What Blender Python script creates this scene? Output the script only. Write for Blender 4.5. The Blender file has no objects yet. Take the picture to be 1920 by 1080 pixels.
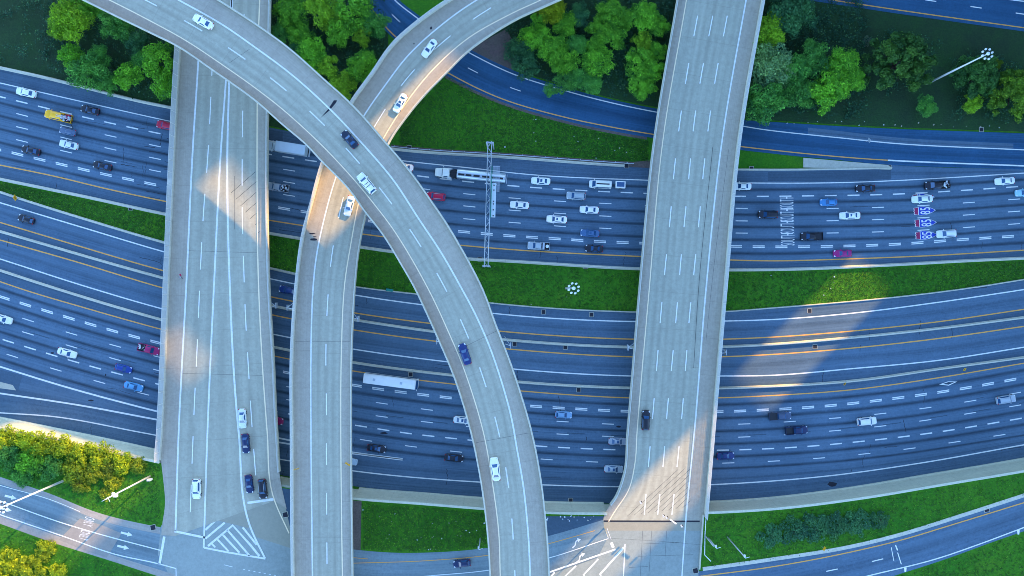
import bpy, math, random
import numpy as np
from mathutils import Vector

R = math.radians
random.seed(7)
rng = np.random.default_rng(11)
S = bpy.context.scene
COL = S.collection

# ------------------------------------------------------------------ camera
CAM_H = 200.0                      # metres above the motorway
F_PX = 1454.5                      # focal length measured in 1920-px pixels
cam = bpy.data.cameras.new('camera')
cam.sensor_width = 36.0
cam.lens = F_PX * 36.0 / 1920.0
cam.clip_start = 1.0
cam.clip_end = 4000.0
cam_o = bpy.data.objects.new('camera', cam)
cam_o.location = (0, 0, CAM_H)
COL.objects.link(cam_o)
S.camera = cam_o

# ------------------------------------------------------------------ sky, sun, exposure
SUN_EL, SUN_AZ = 23.0, 45.0        # degrees; azimuth clockwise from +Y
w = bpy.data.worlds.new('World')
S.world = w
w.use_nodes = True
nt = w.node_tree
bg = nt.nodes['Background']
sky = nt.nodes.new('ShaderNodeTexSky')
sky.sky_type = 'NISHITA'
sky.sun_disc = False
sky.sun_elevation = R(SUN_EL)
sky.sun_rotation = R(SUN_AZ)
sky.air_density = 1.0
sky.dust_density = 0.4
sky.ozone_density = 5.0
nt.links.new(sky.outputs[0], bg.inputs[0])
bg.inputs[1].default_value = 0.15
sun = bpy.data.lights.new('sun', 'SUN')
sun.energy = 2.0
sun.angle = R(0.8)
sun.color = (1.0, 0.60, 0.18)
sun_o = bpy.data.objects.new('sun', sun)
e, a = R(SUN_EL), R(SUN_AZ)
SUN_DIR = Vector((math.sin(a) * math.cos(e), math.cos(a) * math.cos(e), math.sin(e)))
sun_o.rotation_euler = (-SUN_DIR).to_track_quat('-Z', 'Y').to_euler()
sun_o.location = (0, 0, 400)
COL.objects.link(sun_o)
S.view_settings.view_transform = 'Standard'
S.view_settings.look = 'None'
S.view_settings.gamma = 1.0
S.view_settings.use_curve_mapping = False
S.view_settings.exposure = 2.5
S.cycles.max_bounces = 6
S.cycles.use_denoising = True
S.cycles.filter_width = 0.9

# ------------------------------------------------------------------ helpers
def P(x, y, z=0.0):
    """plan position (metres) of the survey point at photo pixel x, y that lies at height z"""
    k = (CAM_H - z) / F_PX
    return ((x - 960.0) * k, (540.0 - y) * k, z)

def PP(pts, z):
    return [P(x, y, z) for x, y in pts]

class Fn:
    """smooth curve b(a) through survey points, continued straight beyond them"""
    def __init__(self, *pts):
        pts = sorted(pts)
        self.a = np.array([p[0] for p in pts], float)
        self.b = np.array([p[1] for p in pts], float)
        n = len(pts)
        h = np.diff(self.a)
        d = np.diff(self.b) / h
        m = np.zeros(n)
        m[0], m[-1] = d[0], d[-1]
        for i in range(1, n - 1):
            m[i] = (d[i - 1] * h[i] + d[i] * h[i - 1]) / (h[i] + h[i - 1])
        self.m = m
    def __call__(self, x):
        x = np.asarray(x, float)
        xc = np.clip(x, self.a[0], self.a[-1])
        i = np.clip(np.searchsorted(self.a, xc) - 1, 0, len(self.a) - 2)
        h = self.a[i + 1] - self.a[i]
        t = (xc - self.a[i]) / h
        y = ((1 + 2 * t) * (1 - t) ** 2 * self.b[i] + t * (1 - t) ** 2 * h * self.m[i]
             + t * t * (3 - 2 * t) * self.b[i + 1] + t * t * (t - 1) * h * self.m[i + 1])
        y = y + np.where(x < self.a[0], (x - self.a[0]) * self.m[0], 0) + np.where(x > self.a[-1], (x - self.a[-1]) * self.m[-1], 0)
        return y
    def slope(self, x):
        return float((self(x + 6) - self(x - 6)) / 12)

def hpts(fn, x0, x1, z, step=14, dy=0.0):
    n = max(2, int(abs(x1 - x0) / step) + 1)
    xs = np.linspace(x0, x1, n)
    ys = fn(xs) + dy
    return [P(x, y, z) for x, y in zip(xs, ys)]

def vpts(fn, y0, y1, z, step=14, dx=0.0):
    n = max(2, int(abs(y1 - y0) / step) + 1)
    ys = np.linspace(y0, y1, n)
    return [P(x + dx, y, z) for x, y in zip(fn(ys), ys)]

def curve(pts, z, step=1.6):
    """dense centripetal Catmull-Rom through photo points -> 3D points at height z"""
    p = [np.array(q, float) for q in pts]
    p = [2 * p[0] - p[1]] + p + [2 * p[-1] - p[-2]]
    out = []
    for i in range(1, len(p) - 2):
        p0, p1, p2, p3 = p[i - 1:i + 3]
        t0 = 0.0
        t1 = t0 + np.linalg.norm(p1 - p0) ** .5
        t2 = t1 + np.linalg.norm(p2 - p1) ** .5
        t3 = t2 + np.linalg.norm(p3 - p2) ** .5
        n = max(2, int(np.linalg.norm(p2 - p1) * 0.13 / step) + 1)
        for t in np.linspace(t1, t2, n, endpoint=(i == len(p) - 3)):
            a1 = (t1 - t) / (t1 - t0) * p0 + (t - t0) / (t1 - t0) * p1
            a2 = (t2 - t) / (t2 - t1) * p1 + (t - t1) / (t2 - t1) * p2
            a3 = (t3 - t) / (t3 - t2) * p2 + (t - t2) / (t3 - t2) * p3
            b1 = (t2 - t) / (t2 - t0) * a1 + (t - t0) / (t2 - t0) * a2
            b2 = (t3 - t) / (t3 - t1) * a2 + (t - t1) / (t3 - t1) * a3
            c = (t2 - t) / (t2 - t1) * b1 + (t - t1) / (t2 - t1) * b2
            zz = z(c) if callable(z) else z
            out.append(P(c[0], c[1], zz))
    return out

def arc(pts):
    d = [0.0]
    for a_, b_ in zip(pts[:-1], pts[1:]):
        d.append(d[-1] + math.dist(a_, b_))
    return d

def normals2(pts):
    n = []
    for i in range(len(pts)):
        a_, b_ = pts[max(0, i - 1)], pts[min(len(pts) - 1, i + 1)]
        dx, dy = b_[0] - a_[0], b_[1] - a_[1]
        l = math.hypot(dx, dy) or 1
        n.append((-dy / l, dx / l))
    return n

def offset(pts, o, dz=0.0):
    return [(p[0] + n[0] * o, p[1] + n[1] * o, p[2] + dz) for p, n in zip(pts, normals2(pts))]

def sub(pts, s0, s1):
    """piece of a polyline between two arc lengths"""
    s = arc(pts)
    P3 = np.array(pts)
    inside = [i for i, v in enumerate(s) if s0 + 1e-3 < v < s1 - 1e-3]
    def at(v):
        return tuple(np.interp(v, s, P3[:, k]) for k in range(3))
    return [at(s0)] + [pts[i] for i in inside] + [at(s1)]

def near(pts, q):
    A = np.array(pts)
    return int(np.argmin((A[:, 0] - q[0]) ** 2 + (A[:, 1] - q[1]) ** 2))

def match(ref, other):
    """for every point of ref the nearest point on the polyline other"""
    B = np.array(other)[:, :2]
    Z = np.array(other)[:, 2]
    d = B[1:] - B[:-1]
    L = (d ** 2).sum(1) + 1e-9
    out = []
    for p in ref:
        q = np.array(p[:2])
        t = np.clip(((q - B[:-1]) * d).sum(1) / L, 0, 1)
        c = B[:-1] + d * t[:, None]
        i = int(np.argmin(((c - q) ** 2).sum(1)))
        out.append((c[i][0], c[i][1], Z[i] + (Z[i + 1] - Z[i]) * t[i]))
    return out

class MB:
    def __init__(self):
        self.v, self.f, self.m, self.uv, self.s = [], [], [], [], []
    def face(self, idx, mat=0, uv=None, smooth=False):
        self.f.append(tuple(idx)); self.m.append(mat); self.s.append(smooth)
        self.uv.append(uv or [(0.0, 0.5)] * len(idx))
    def poly(self, pts, mat=0, uv=None):
        b = len(self.v); self.v += [tuple(p) for p in pts]
        self.face(range(b, b + len(pts)), mat, uv)
    def ribbon(self, A, B, mat=0, va=0.0, vb=1.0, u0=0.0, smooth=False):
        s = arc(A)
        b = len(self.v)
        for p, q in zip(A, B):
            self.v += [tuple(p), tuple(q)]
        for i in range(len(A) - 1):
            k = b + 2 * i
            self.face((k, k + 2, k + 3, k + 1), mat,
                      [(u0 + s[i], va), (u0 + s[i + 1], va), (u0 + s[i + 1], vb), (u0 + s[i], vb)], smooth)
    def line(self, pts, width, mat=0, dz=0.0):
        self.ribbon(offset(pts, width / 2, dz), offset(pts, -width / 2, dz), mat)
    def dashes(self, pts, width, length, period, anchor, mat=0, dz=0.0, skip=()):
        s = arc(pts)
        i = near(pts, anchor)
        s0 = s[i] % period
        c = s0 - period
        while c < s[-1] + period:
            lo, hi = max(0, c - length / 2), min(s[-1], c + length / 2)
            if hi - lo > 0.4:
                self.line(sub(pts, lo, hi), width, mat, dz)
            c += period
    def sweep(self, pts, prof, mat=0, caps=True, smooth=False):
        """closed profile [(offset, height)] swept along a polyline"""
        n = normals2(pts)
        k = len(prof)
        b = len(self.v)
        s = arc(pts)
        for p, m in zip(pts, n):
            for o, h in prof:
                self.v.append((p[0] + m[0] * o, p[1] + m[1] * o, p[2] + h))
        for i in range(len(pts) - 1):
            for j in range(k):
                j2 = (j + 1) % k
                self.face((b + i * k + j, b + i * k + j2, b + (i + 1) * k + j2, b + (i + 1) * k + j), mat,
                          [(s[i], j / k), (s[i], (j + 1) / k), (s[i + 1], (j + 1) / k), (s[i + 1], j / k)], smooth)
        if caps:
            self.face([b + j for j in range(k)][::-1], mat)
            self.face([b + (len(pts) - 1) * k + j for j in range(k)], mat)
    def box(self, c, size, rz=0.0, mat=0, taper=1.0):
        hx, hy, hz = [q / 2 for q in size]
        ca, sa = math.cos(rz), math.sin(rz)
        b = len(self.v)
        for z, t in ((-hz, 1.0), (hz, taper)):
            for x, y in ((-hx, -hy), (hx, -hy), (hx, hy), (-hx, hy)):
                x *= t; y *= t
                self.v.append((c[0] + x * ca - y * sa, c[1] + x * sa + y * ca, c[2] + z))
        for q in ((3, 2, 1, 0), (4, 5, 6, 7), (0, 1, 5, 4), (1, 2, 6, 5), (2, 3, 7, 6), (3, 0, 4, 7)):
            self.face([b + i for i in q], mat)
    def tube(self, p0, p1, r0, r1=None, n=8, mat=0, caps=True, smooth=True):
        r1 = r0 if r1 is None else r1
        p0, p1 = Vector(p0), Vector(p1)
        d = (p1 - p0).normalized()
        u = d.orthogonal().normalized(); w_ = d.cross(u)
        b = len(self.v)
        for p, r in ((p0, r0), (p1, r1)):
            for i in range(n):
                t = 2 * math.pi * i / n
                self.v.append(tuple(p + u * (math.cos(t) * r) + w_ * (math.sin(t) * r)))
        for i in range(n):
            j = (i + 1) % n
            self.face((b + i, b + j, b + n + j, b + n + i), mat, None, smooth)
        if caps:
            self.face([b + i for i in range(n)][::-1], mat)
            self.face([b + n + i for i in range(n)], mat)
    def loft(self, rings, mat=0, smooth=True, caps=True):
        k = len(rings[0]); b = len(self.v)
        for r in rings:
            self.v += [tuple(p) for p in r]
        for i in range(len(rings) - 1):
            for j in range(k):
                j2 = (j + 1) % k
                self.face((b + i * k + j, b + i * k + j2, b + (i + 1) * k + j2, b + (i + 1) * k + j), mat, None, smooth)
        if caps:
            self.face([b + j for j in range(k)][::-1], mat)
            self.face([b + (len(rings) - 1) * k + j for j in range(k)], mat)
    def prism(self, pts, z0, z1, mat=0, mat_side=None):
        ms = mat if mat_side is None else mat_side
        b = len(self.v); n = len(pts)
        self.v += [(p[0], p[1], z0) for p in pts] + [(p[0], p[1], z1) for p in pts]
        self.face([b + i for i in range(n)][::-1], mat)
        self.face([b + n + i for i in range(n)], mat)
        for i in range(n):
            j = (i + 1) % n
            self.face((b + i, b + j, b + n + j, b + n + i), ms)
    def mesh(self, name, mats):
        me = bpy.data.meshes.new(name)
        me.from_pydata(self.v, [], self.f)
        for m in mats if isinstance(mats, (list, tuple)) else [mats]:
            me.materials.append(m)
        me.polygons.foreach_set('material_index', self.m)
        me.polygons.foreach_set('use_smooth', self.s)
        l = me.uv_layers.new(name='UVMap')
        l.data.foreach_set('uv', [c for f in self.uv for p in f for c in p])
        me.update()
        return me
    def build(self, name, mats, parent=None, **tags):
        return obj(name, self.mesh(name, mats), parent, **tags)

def tag(o, label=None, cat=None, group=None, kind=None):
    if label: o['label'] = label
    if cat: o['category'] = cat
    if group: o['group'] = group
    if kind: o['kind'] = kind
    return o

def obj(name, me, parent=None, label=None, cat=None, group=None, kind=None):
    o = bpy.data.objects.new(name, me)
    COL.objects.link(o)
    if parent is not None:
        o.parent = parent
    return tag(o, label, cat, group, kind)

def thing(name, label, cat, loc=(0, 0, 0), rz=0.0, group=None, kind=None):
    o = bpy.data.objects.new(name, None)
    o.empty_display_size = 0.5
    o.location = loc; o.rotation_euler = (0, 0, rz)
    COL.objects.link(o)
    return tag(o, label, cat, group, kind)

# ------------------------------------------------------------------ materials
class NT:
    def __init__(self, name):
        self.m = bpy.data.materials.new(name)
        self.m.use_nodes = True
        self.t = self.m.node_tree
        self.b = self.t.nodes['Principled BSDF']
    def n(self, typ, **kw):
        o = self.t.nodes.new(typ)
        for k, v in kw.items():
            setattr(o, k, v)
        return o
    def put(self, sock, v):
        if isinstance(v, bpy.types.NodeSocket):
            self.t.links.new(v, sock)
        elif isinstance(v, (tuple, list)) and len(v) == 3 and sock.type == 'RGBA':
            sock.default_value = (*v, 1.0)
        else:
            sock.default_value = v
    def math(self, op, a, b=0.0, c=0.0):
        o = self.n('ShaderNodeMath', operation=op)
        self.put(o.inputs[0], a); self.put(o.inputs[1], b); self.put(o.inputs[2], c)
        return o.outputs[0]
    def mix(self, f, a, b, typ='MIX'):
        o = self.n('ShaderNodeMixRGB', blend_type=typ)
        self.put(o.inputs[0], f); self.put(o.inputs[1], a); self.put(o.inputs[2], b)
        return o.outputs[0]
    def pos(self):
        return self.n('ShaderNodeNewGeometry').outputs['Position']
    def scale(self, v, s):
        o = self.n('ShaderNodeVectorMath', operation='MULTIPLY')
        self.put(o.inputs[0], v); o.inputs[1].default_value = s
        return o.outputs[0]
    def noise(self, vec, scale, detail=4.0, rough=0.6, lo=0.3, hi=0.7):
        o = self.n('ShaderNodeTexNoise')
        self.put(o.inputs['Vector'], vec)
        o.inputs['Scale'].default_value = scale
        o.inputs['Detail'].default_value = detail
        o.inputs['Roughness'].default_value = rough
        r = self.n('ShaderNodeMapRange')
        self.put(r.inputs[0], o.outputs[0])
        r.inputs[1].default_value = lo; r.inputs[2].default_value = hi
        return r.outputs[0]
    def bump(self, h, strength=0.3, dist=0.1):
        o = self.n('ShaderNodeBump')
        o.inputs['Strength'].default_value = strength
        o.inputs['Distance'].default_value = dist
        self.put(o.inputs['Height'], h)
        self.put(self.b.inputs['Normal'], o.outputs[0])
    def set(self, base, rough=0.8, spec=0.3, metal=0.0):
        self.put(self.b.inputs['Base Color'], base)
        self.put(self.b.inputs['Roughness'], rough)
        self.b.inputs['Specular IOR Level'].default_value = spec
        self.b.inputs['Metallic'].default_value = metal
        return self.m
    def uv(self):
        s = self.n('ShaderNodeSeparateXYZ')
        self.put(s.inputs[0], self.n('ShaderNodeUVMap').outputs[0])
        return s.outputs[0], s.outputs[1]
    def xyz(self, x, y, z=0.0):
        o = self.n('ShaderNodeCombineXYZ')
        self.put(o.inputs[0], x); self.put(o.inputs[1], y); self.put(o.inputs[2], z)
        return o.outputs[0]

def mul(c, k):
    return tuple(q * k for q in c)

def m_asphalt(name, c, streak=0.55, worn=1.3):
    t = NT(name)
    p = t.pos()
    u, v = t.uv()
    big = t.noise(p, 0.030, 6, 0.65, 0.35, 0.65)
    med = t.noise(p, 0.28, 6, 0.75, 0.35, 0.68)
    fine = t.noise(p, 1.5, 6, 0.85, 0.36, 0.64)
    lon = t.noise(t.xyz(t.math('MULTIPLY', u, 0.02), t.math('MULTIPLY', v, 9.0)), 1.0, 5, 0.7, 0.35, 0.65)
    col = t.mix(big, mul(c, 0.80), tuple(a_ * b_ for a_, b_ in zip(c, (worn * 1.12, worn, worn * 0.95))))
    col = t.mix(t.math('MULTIPLY', med, 0.42), col, mul(c, 0.58))
    col = t.mix(t.math('MULTIPLY', fine, 0.68), col, mul(c, 0.48))
    col = t.mix(t.math('MULTIPLY', lon, 0.45), col, tuple(a_ * b_ for a_, b_ in zip(c, (1.8, 1.55, 1.4))))
    spot = t.math('GREATER_THAN', t.noise(p, 0.55, 3, 0.6, 0.0, 1.0), 0.74)
    col = t.mix(t.math('MULTIPLY', spot, 0.45), col, mul(c, 0.45))
    if streak:
        wob = t.noise(t.xyz(t.math('MULTIPLY', u, 0.03), 0.0), 1.0, 3, 0.5, 0.0, 1.0)
        vv = t.math('MULTIPLY_ADD', wob, 0.08, t.math('SUBTRACT', v, 0.54))
        d = t.math('DIVIDE', vv, 0.13)
        g = t.math('POWER', 2.718, t.math('MULTIPLY', t.math('MULTIPLY', d, d), -1.0))
        blot = t.noise(t.xyz(t.math('MULTIPLY', u, 0.10), t.math('MULTIPLY', v, 2.0)), 1.0, 5, 0.75, 0.28, 0.72)
        k = t.math('MULTIPLY', g, t.math('MULTIPLY_ADD', blot, 0.55 * streak, 0.45 * streak))
        col = t.mix(k, col, mul(c, 0.24))
    t.bump(fine, 0.15, 0.03)
    return t.set(col, 0.85, 0.25)

def m_concrete(name, c, joints=True, dirt=0.5, tint=(0.70, 0.76, 0.80), lanes=0):
    t = NT(name)
    p = t.pos()
    u, v = t.uv()
    big = t.noise(p, 0.05, 6, 0.7, 0.36, 0.64)
    med = t.noise(p, 0.35, 6, 0.8, 0.40, 0.70)
    fine = t.noise(p, 1.3, 6, 0.85, 0.36, 0.64)
    tine = t.noise(t.xyz(t.math('MULTIPLY', u, 1.6), t.math('MULTIPLY', v, 0.7)), 1.0, 5, 0.8, 0.36, 0.64)
    lon = t.noise(t.xyz(t.math('MULTIPLY', u, 0.015), t.math('MULTIPLY', v, 12.0)), 1.0, 4, 0.65, 0.36, 0.64)
    col = t.mix(t.math('MULTIPLY', big, dirt), mul(c, 1.05), tuple(a_ * b_ for a_, b_ in zip(c, tint)))
    col = t.mix(t.math('MULTIPLY', med, 0.40), col, mul(c, 0.58))
    col = t.mix(t.math('MULTIPLY', lon, 0.50), col, mul(c, 0.60))
    col = t.mix(t.math('MULTIPLY', tine, 0.22), col, mul(c, 0.60))
    col = t.mix(t.math('MULTIPLY', fine, 0.40), col, mul(c, 1.32))
    if lanes:
        w_ = t.math('COSINE', t.math('MULTIPLY', v, lanes * 4 * math.pi))
        w_ = t.math('MULTIPLY_ADD', w_, 0.5, 0.5)
        br = t.noise(t.xyz(t.math('MULTIPLY', u, 0.04), t.math('MULTIPLY', v, 3.0)), 1.0, 4, 0.7, 0.3, 0.7)
        col = t.mix(t.math('MULTIPLY', t.math('MULTIPLY', w_, br), 0.55), col, mul(c, 0.55))
    if joints:
        fr = t.math('FRACT', t.math('DIVIDE', u, 9.1))
        j = t.math('LESS_THAN', fr, 0.012)
        col = t.mix(t.math('MULTIPLY', j, 0.22), col, mul(c, 0.3))
    t.bump(fine, 0.1, 0.02)
    return t.set(col, 0.82, 0.3)

def m_paint(name, c, wear=0.35, dark=0.35):
    t = NT(name)
    n_ = t.noise(t.pos(), 1.5, 6, 0.8, 0.45, 0.75)
    return t.set(t.mix(t.math('MULTIPLY', n_, wear), c, mul(c, dark)), 0.6, 0.4)

def m_plain(name, c, rough=0.6, spec=0.4, metal=0.0, var=0.2, scale=2.0):
    t = NT(name)
    n_ = t.noise(t.pos(), scale, 4, 0.7)
    return t.set(t.mix(t.math('MULTIPLY', n_, var), c, mul(c, 0.55)), rough, spec, metal)

def m_grass(name, c1, c2, c3, bump=0.6):
    t = NT(name)
    p = t.pos()
    big = t.noise(p, 0.045, 6, 0.7, 0.36, 0.64)
    mid = t.noise(p, 0.35, 6, 0.8, 0.36, 0.64)
    dry = t.noise(p, 0.11, 6, 0.75, 0.56, 0.74)
    fine = t.noise(p, 2.0, 5, 0.85, 0.36, 0.64)
    col = t.mix(big, c1, c2)
    col = t.mix(t.math('MULTIPLY', mid, 0.5), col, c3)
    col = t.mix(t.math('MULTIPLY', dry, 0.35), col, (c2[0] * 2.2, c2[1] * 1.05, c2[2] * 1.8))
    col = t.mix(t.math('MULTIPLY', fine, 0.55), col, mul(c3, 0.55))
    t.bump(fine, bump, 0.2)
    return t.set(col, 0.9, 0.1)

def m_leaf(name):
    t = NT(name)
    oi = t.n('ShaderNodeObjectInfo')
    g = t.n('ShaderNodeNewGeometry')
    r = g.outputs['Random Per Island']
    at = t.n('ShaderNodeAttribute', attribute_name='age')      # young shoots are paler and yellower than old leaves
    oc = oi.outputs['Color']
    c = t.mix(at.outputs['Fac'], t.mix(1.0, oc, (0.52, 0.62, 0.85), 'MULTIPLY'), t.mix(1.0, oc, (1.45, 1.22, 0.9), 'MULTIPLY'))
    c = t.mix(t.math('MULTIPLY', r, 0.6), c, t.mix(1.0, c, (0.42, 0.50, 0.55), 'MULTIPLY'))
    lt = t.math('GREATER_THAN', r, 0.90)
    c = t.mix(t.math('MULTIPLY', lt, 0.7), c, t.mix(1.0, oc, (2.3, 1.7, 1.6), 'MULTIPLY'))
    t.set(c, 0.6, 0.3)
    tr = t.n('ShaderNodeBsdfTranslucent')
    t.put(tr.inputs[0], c)
    mx = t.n('ShaderNodeMixShader')
    mx.inputs[0].default_value = 0.28
    t.t.links.new(t.b.outputs[0], mx.inputs[1]); t.t.links.new(tr.outputs[0], mx.inputs[2])
    t.t.links.new(mx.outputs[0], t.t.nodes['Material Output'].inputs[0])
    return t.m

def m_carpaint():
    t = NT('car_paint')
    oi = t.n('ShaderNodeObjectInfo')
    n_ = t.noise(t.pos(), 0.9, 3, 0.6)
    c = t.mix(t.math('MULTIPLY', n_, 0.18), oi.outputs['Color'], t.mix(1.0, oi.outputs['Color'], (0.6, 0.6, 0.62), 'MULTIPLY'))
    t.set(c, 0.38, 0.35)
    t.b.inputs['Coat Weight'].default_value = 0.12
    t.b.inputs['Coat Roughness'].default_value = 0.12
    return t.m

def m_fence():
    t = NT('chain_link')
    return t.set((0.62, 0.60, 0.52), 0.5, 0.5, 0.2)

def m_mesh_panel():
    t = NT('chain_link_fabric')
    t.set((0.50, 0.52, 0.50), 0.6, 0.4, 0.2)
    t.b.inputs['Alpha'].default_value = 0.42        # wires cover about two fifths of the fabric
    return t.m

ASPH = (0.078, 0.142, 0.205)
M = dict(
    lane=m_asphalt('asphalt_lane', mul(ASPH, 1.04), 1.15),
    shoulder=m_asphalt('asphalt_shoulder', mul(ASPH, 0.82), 0.0),
    cd=m_asphalt('asphalt_collector', mul(ASPH, 0.98), 0.40),
    ramp_blue=m_asphalt('asphalt_slip_road', (0.022, 0.088, 0.175), 0.45),
    street=m_asphalt('asphalt_street', (0.165, 0.235, 0.255), 0.5),
    deck_brown=m_concrete('concrete_dirty_shoulder', (0.40, 0.315, 0.225), True, 0.7, (0.70, 0.68, 0.66)),
    landing=m_concrete('concrete_landing', (0.29, 0.315, 0.27), False, 0.7),
    street_edge=m_concrete('concrete_street_edge', (0.33, 0.30, 0.25), True),
    patch_asph=m_asphalt('asphalt_patch', mul(ASPH, 0.62), 0.0),
    deck=m_concrete('concrete_deck', (0.425, 0.395, 0.285), True, 0.5, (0.70, 0.76, 0.80), 3),
    deck_two=m_concrete('concrete_deck_two_lanes', (0.425, 0.395, 0.285), True, 0.5, (0.70, 0.76, 0.80), 2),
    deck_four=m_concrete('concrete_deck_four_lanes', (0.415, 0.395, 0.29), True, 0.4, (0.70, 0.76, 0.80), 4),
    deck_edge=m_concrete('concrete_deck_shoulder', (0.41, 0.355, 0.265), True, 0.6, (0.74, 0.74, 0.76)),
    concrete=m_concrete('concrete_plain', (0.58, 0.54, 0.41), True, 0.7),
    panel=m_concrete('concrete_wall_panel', (0.60, 0.57, 0.40), True, 0.6),
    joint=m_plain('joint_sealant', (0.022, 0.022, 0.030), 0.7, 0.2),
    white=m_paint('white_road_paint', (0.74, 0.73, 0.66), 0.5),
    white_thin=m_paint('worn_white_road_paint', (0.86, 0.84, 0.74), 0.5),
    yellow=m_paint('yellow_road_paint', (0.80, 0.36, 0.06)),
    pale_yellow=m_paint('faded_yellow_road_paint', (0.90, 0.70, 0.42), 0.3),
    red_paint=m_paint('red_road_paint', (0.30, 0.012, 0.075), 0.2),
    blue_paint=m_paint('blue_road_paint', (0.012, 0.045, 0.36), 0.2),
    grass=m_grass('grass', (0.052, 0.225, 0.012), (0.100, 0.280, 0.014), (0.030, 0.160, 0.018)),
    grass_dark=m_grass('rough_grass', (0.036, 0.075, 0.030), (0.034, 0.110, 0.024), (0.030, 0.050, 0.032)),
    dirt=m_grass('dirt', (0.20, 0.15, 0.12), (0.14, 0.11, 0.09), (0.10, 0.08, 0.07), 0.4),
    leaf=m_leaf('leaves'),
    bark=m_plain('bark', (0.06, 0.045, 0.035), 0.9, 0.1),
    paint=m_carpaint(),
    glass=m_plain('car_glass', (0.024, 0.085, 0.190), 0.12, 0.5, 0.0, 0.1),
    tyre=m_plain('tyre_rubber', (0.012, 0.012, 0.013), 0.8, 0.2),
    rim=m_plain('wheel_rim', (0.45, 0.46, 0.47), 0.35, 0.5, 0.7),
    lamp=m_plain('headlamp_glass', (0.75, 0.78, 0.80), 0.15, 0.6),
    tail=m_plain('tail_lamp', (0.38, 0.012, 0.02), 0.25, 0.5),
    black=m_plain('black_plastic', (0.014, 0.015, 0.018), 0.5, 0.4),
    steel=m_plain('galvanised_steel', (0.48, 0.52, 0.54), 0.45, 0.5, 0.3),
    pole=m_plain('pale_painted_pole', (0.60, 0.62, 0.62), 0.5, 0.4),
    fence=m_fence(), mesh_panel=m_mesh_panel(),
    chrome=m_plain('polished_tank', (0.62, 0.68, 0.70), 0.28, 0.5, 0.55),
    whitebox=m_plain('white_panel', (0.70, 0.74, 0.74), 0.45, 0.4),
    sign_yellow=m_plain('yellow_sign', (0.75, 0.38, 0.02), 0.5, 0.4),
    sign_green=m_plain('green_sign', (0.01, 0.22, 0.16), 0.5, 0.4),
    sun_blocker=m_plain('shade_block_grey', (0.25, 0.27, 0.29), 0.5, 0.4),
    cargo=m_plain('cargo_mixed', (0.50, 0.46, 0.45), 0.8, 0.2, 0, 0.9, 6.0),
    red_cloth=m_plain('red_cloth', (0.55, 0.03, 0.10), 0.8, 0.1),
    grey_cloth=m_plain('grey_cloth', (0.42, 0.44, 0.46), 0.9, 0.1),
    dark_cloth=m_plain('dark_cloth', (0.03, 0.04, 0.06), 0.9, 0.1),
    skin=m_plain('skin', (0.35, 0.20, 0.14), 0.6, 0.3, 0, 0.1),
    hair=m_plain('hair', (0.02, 0.015, 0.012), 0.7, 0.3),
)
# ------------------------------------------------------------------ survey curves (photo pixels)
X0, X1 = -420, 2340
ZB, ZR, ZF, ZP = 7.5, 14.0, 26.0, 7.42     # arterial bridges, curved ramp, flyover, embankment

uN = Fn((0, 129), (82, 147), (175, 170), (250, 189), (322, 204), (500, 238), (735, 281), (955, 297), (1220, 315), (1440, 319), (1671, 316))
uW = Fn((0, 155.5), (160, 192), (322, 228), (540, 270), (752, 301), (905, 317.5), (960, 324), (1217, 338), (1405, 343), (1590, 342), (1670, 339), (1800, 332), (1920, 324.5))
u1 = Fn((27.5, 188), (112.5, 209), (199, 229), (285, 247.5), (322, 255), (541, 295), (581, 301), (794, 331), (880, 341), (967, 349), (1089.5, 357), (1210, 362.5), (1385, 368), (1530, 367), (1678, 364), (1804.5, 357), (1892, 351))
u2 = Fn((37.5, 214.5), (122.5, 236), (210, 255.5), (295, 274), (554, 321), (797, 354.5), (879, 364), (1046, 377), (1125, 381), (1210, 385), (1381, 390.5), (1542, 391), (1708, 386.5), (1792, 381.5), (1877, 375.5))
u3 = Fn((29, 237), (116, 257.5), (202, 278), (291, 297), (547, 343), (880, 387), (957, 394), (1047, 400), (1131, 405), (1205, 408), (1381, 414), (1547, 414), (1714, 409), (1798, 404), (1882, 398))
u4 = Fn((27.5, 261), (114, 282), (202, 302), (287.5, 319.5), (546, 367), (881, 411), (959, 417), (1049, 424), (1133, 428), (1208, 432), (1387, 437), (1545, 437), (1717, 432), (1802, 427), (1887, 421))
u5 = Fn((14.5, 284.5), (99, 304.5), (186, 324.5), (272, 342.5), (532, 391), (697, 415), (874, 435), (954, 442), (1041, 447.5), (1125, 453), (1204, 456), (1380, 462), (1549, 462), (1678, 458), (1806, 449), (1890, 443.5))
uY = Fn((0, 309.5), (100, 330), (200, 354), (322, 380), (502, 412.5), (720, 444), (860, 459.5), (960, 468), (1085, 475.5), (1204, 481), (1370, 487.5), (1440, 489), (1590, 485.5), (1740, 479.5), (1920, 469))
uS = Fn((0, 336), (160, 369), (312, 402), (502, 437), (562, 447), (674, 463), (737, 472), (872, 485), (960, 490), (1201, 504), (1367, 506), (1440, 505.5), (1490, 504.5), (1665, 497), (1810, 489), (1920, 484))

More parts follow.
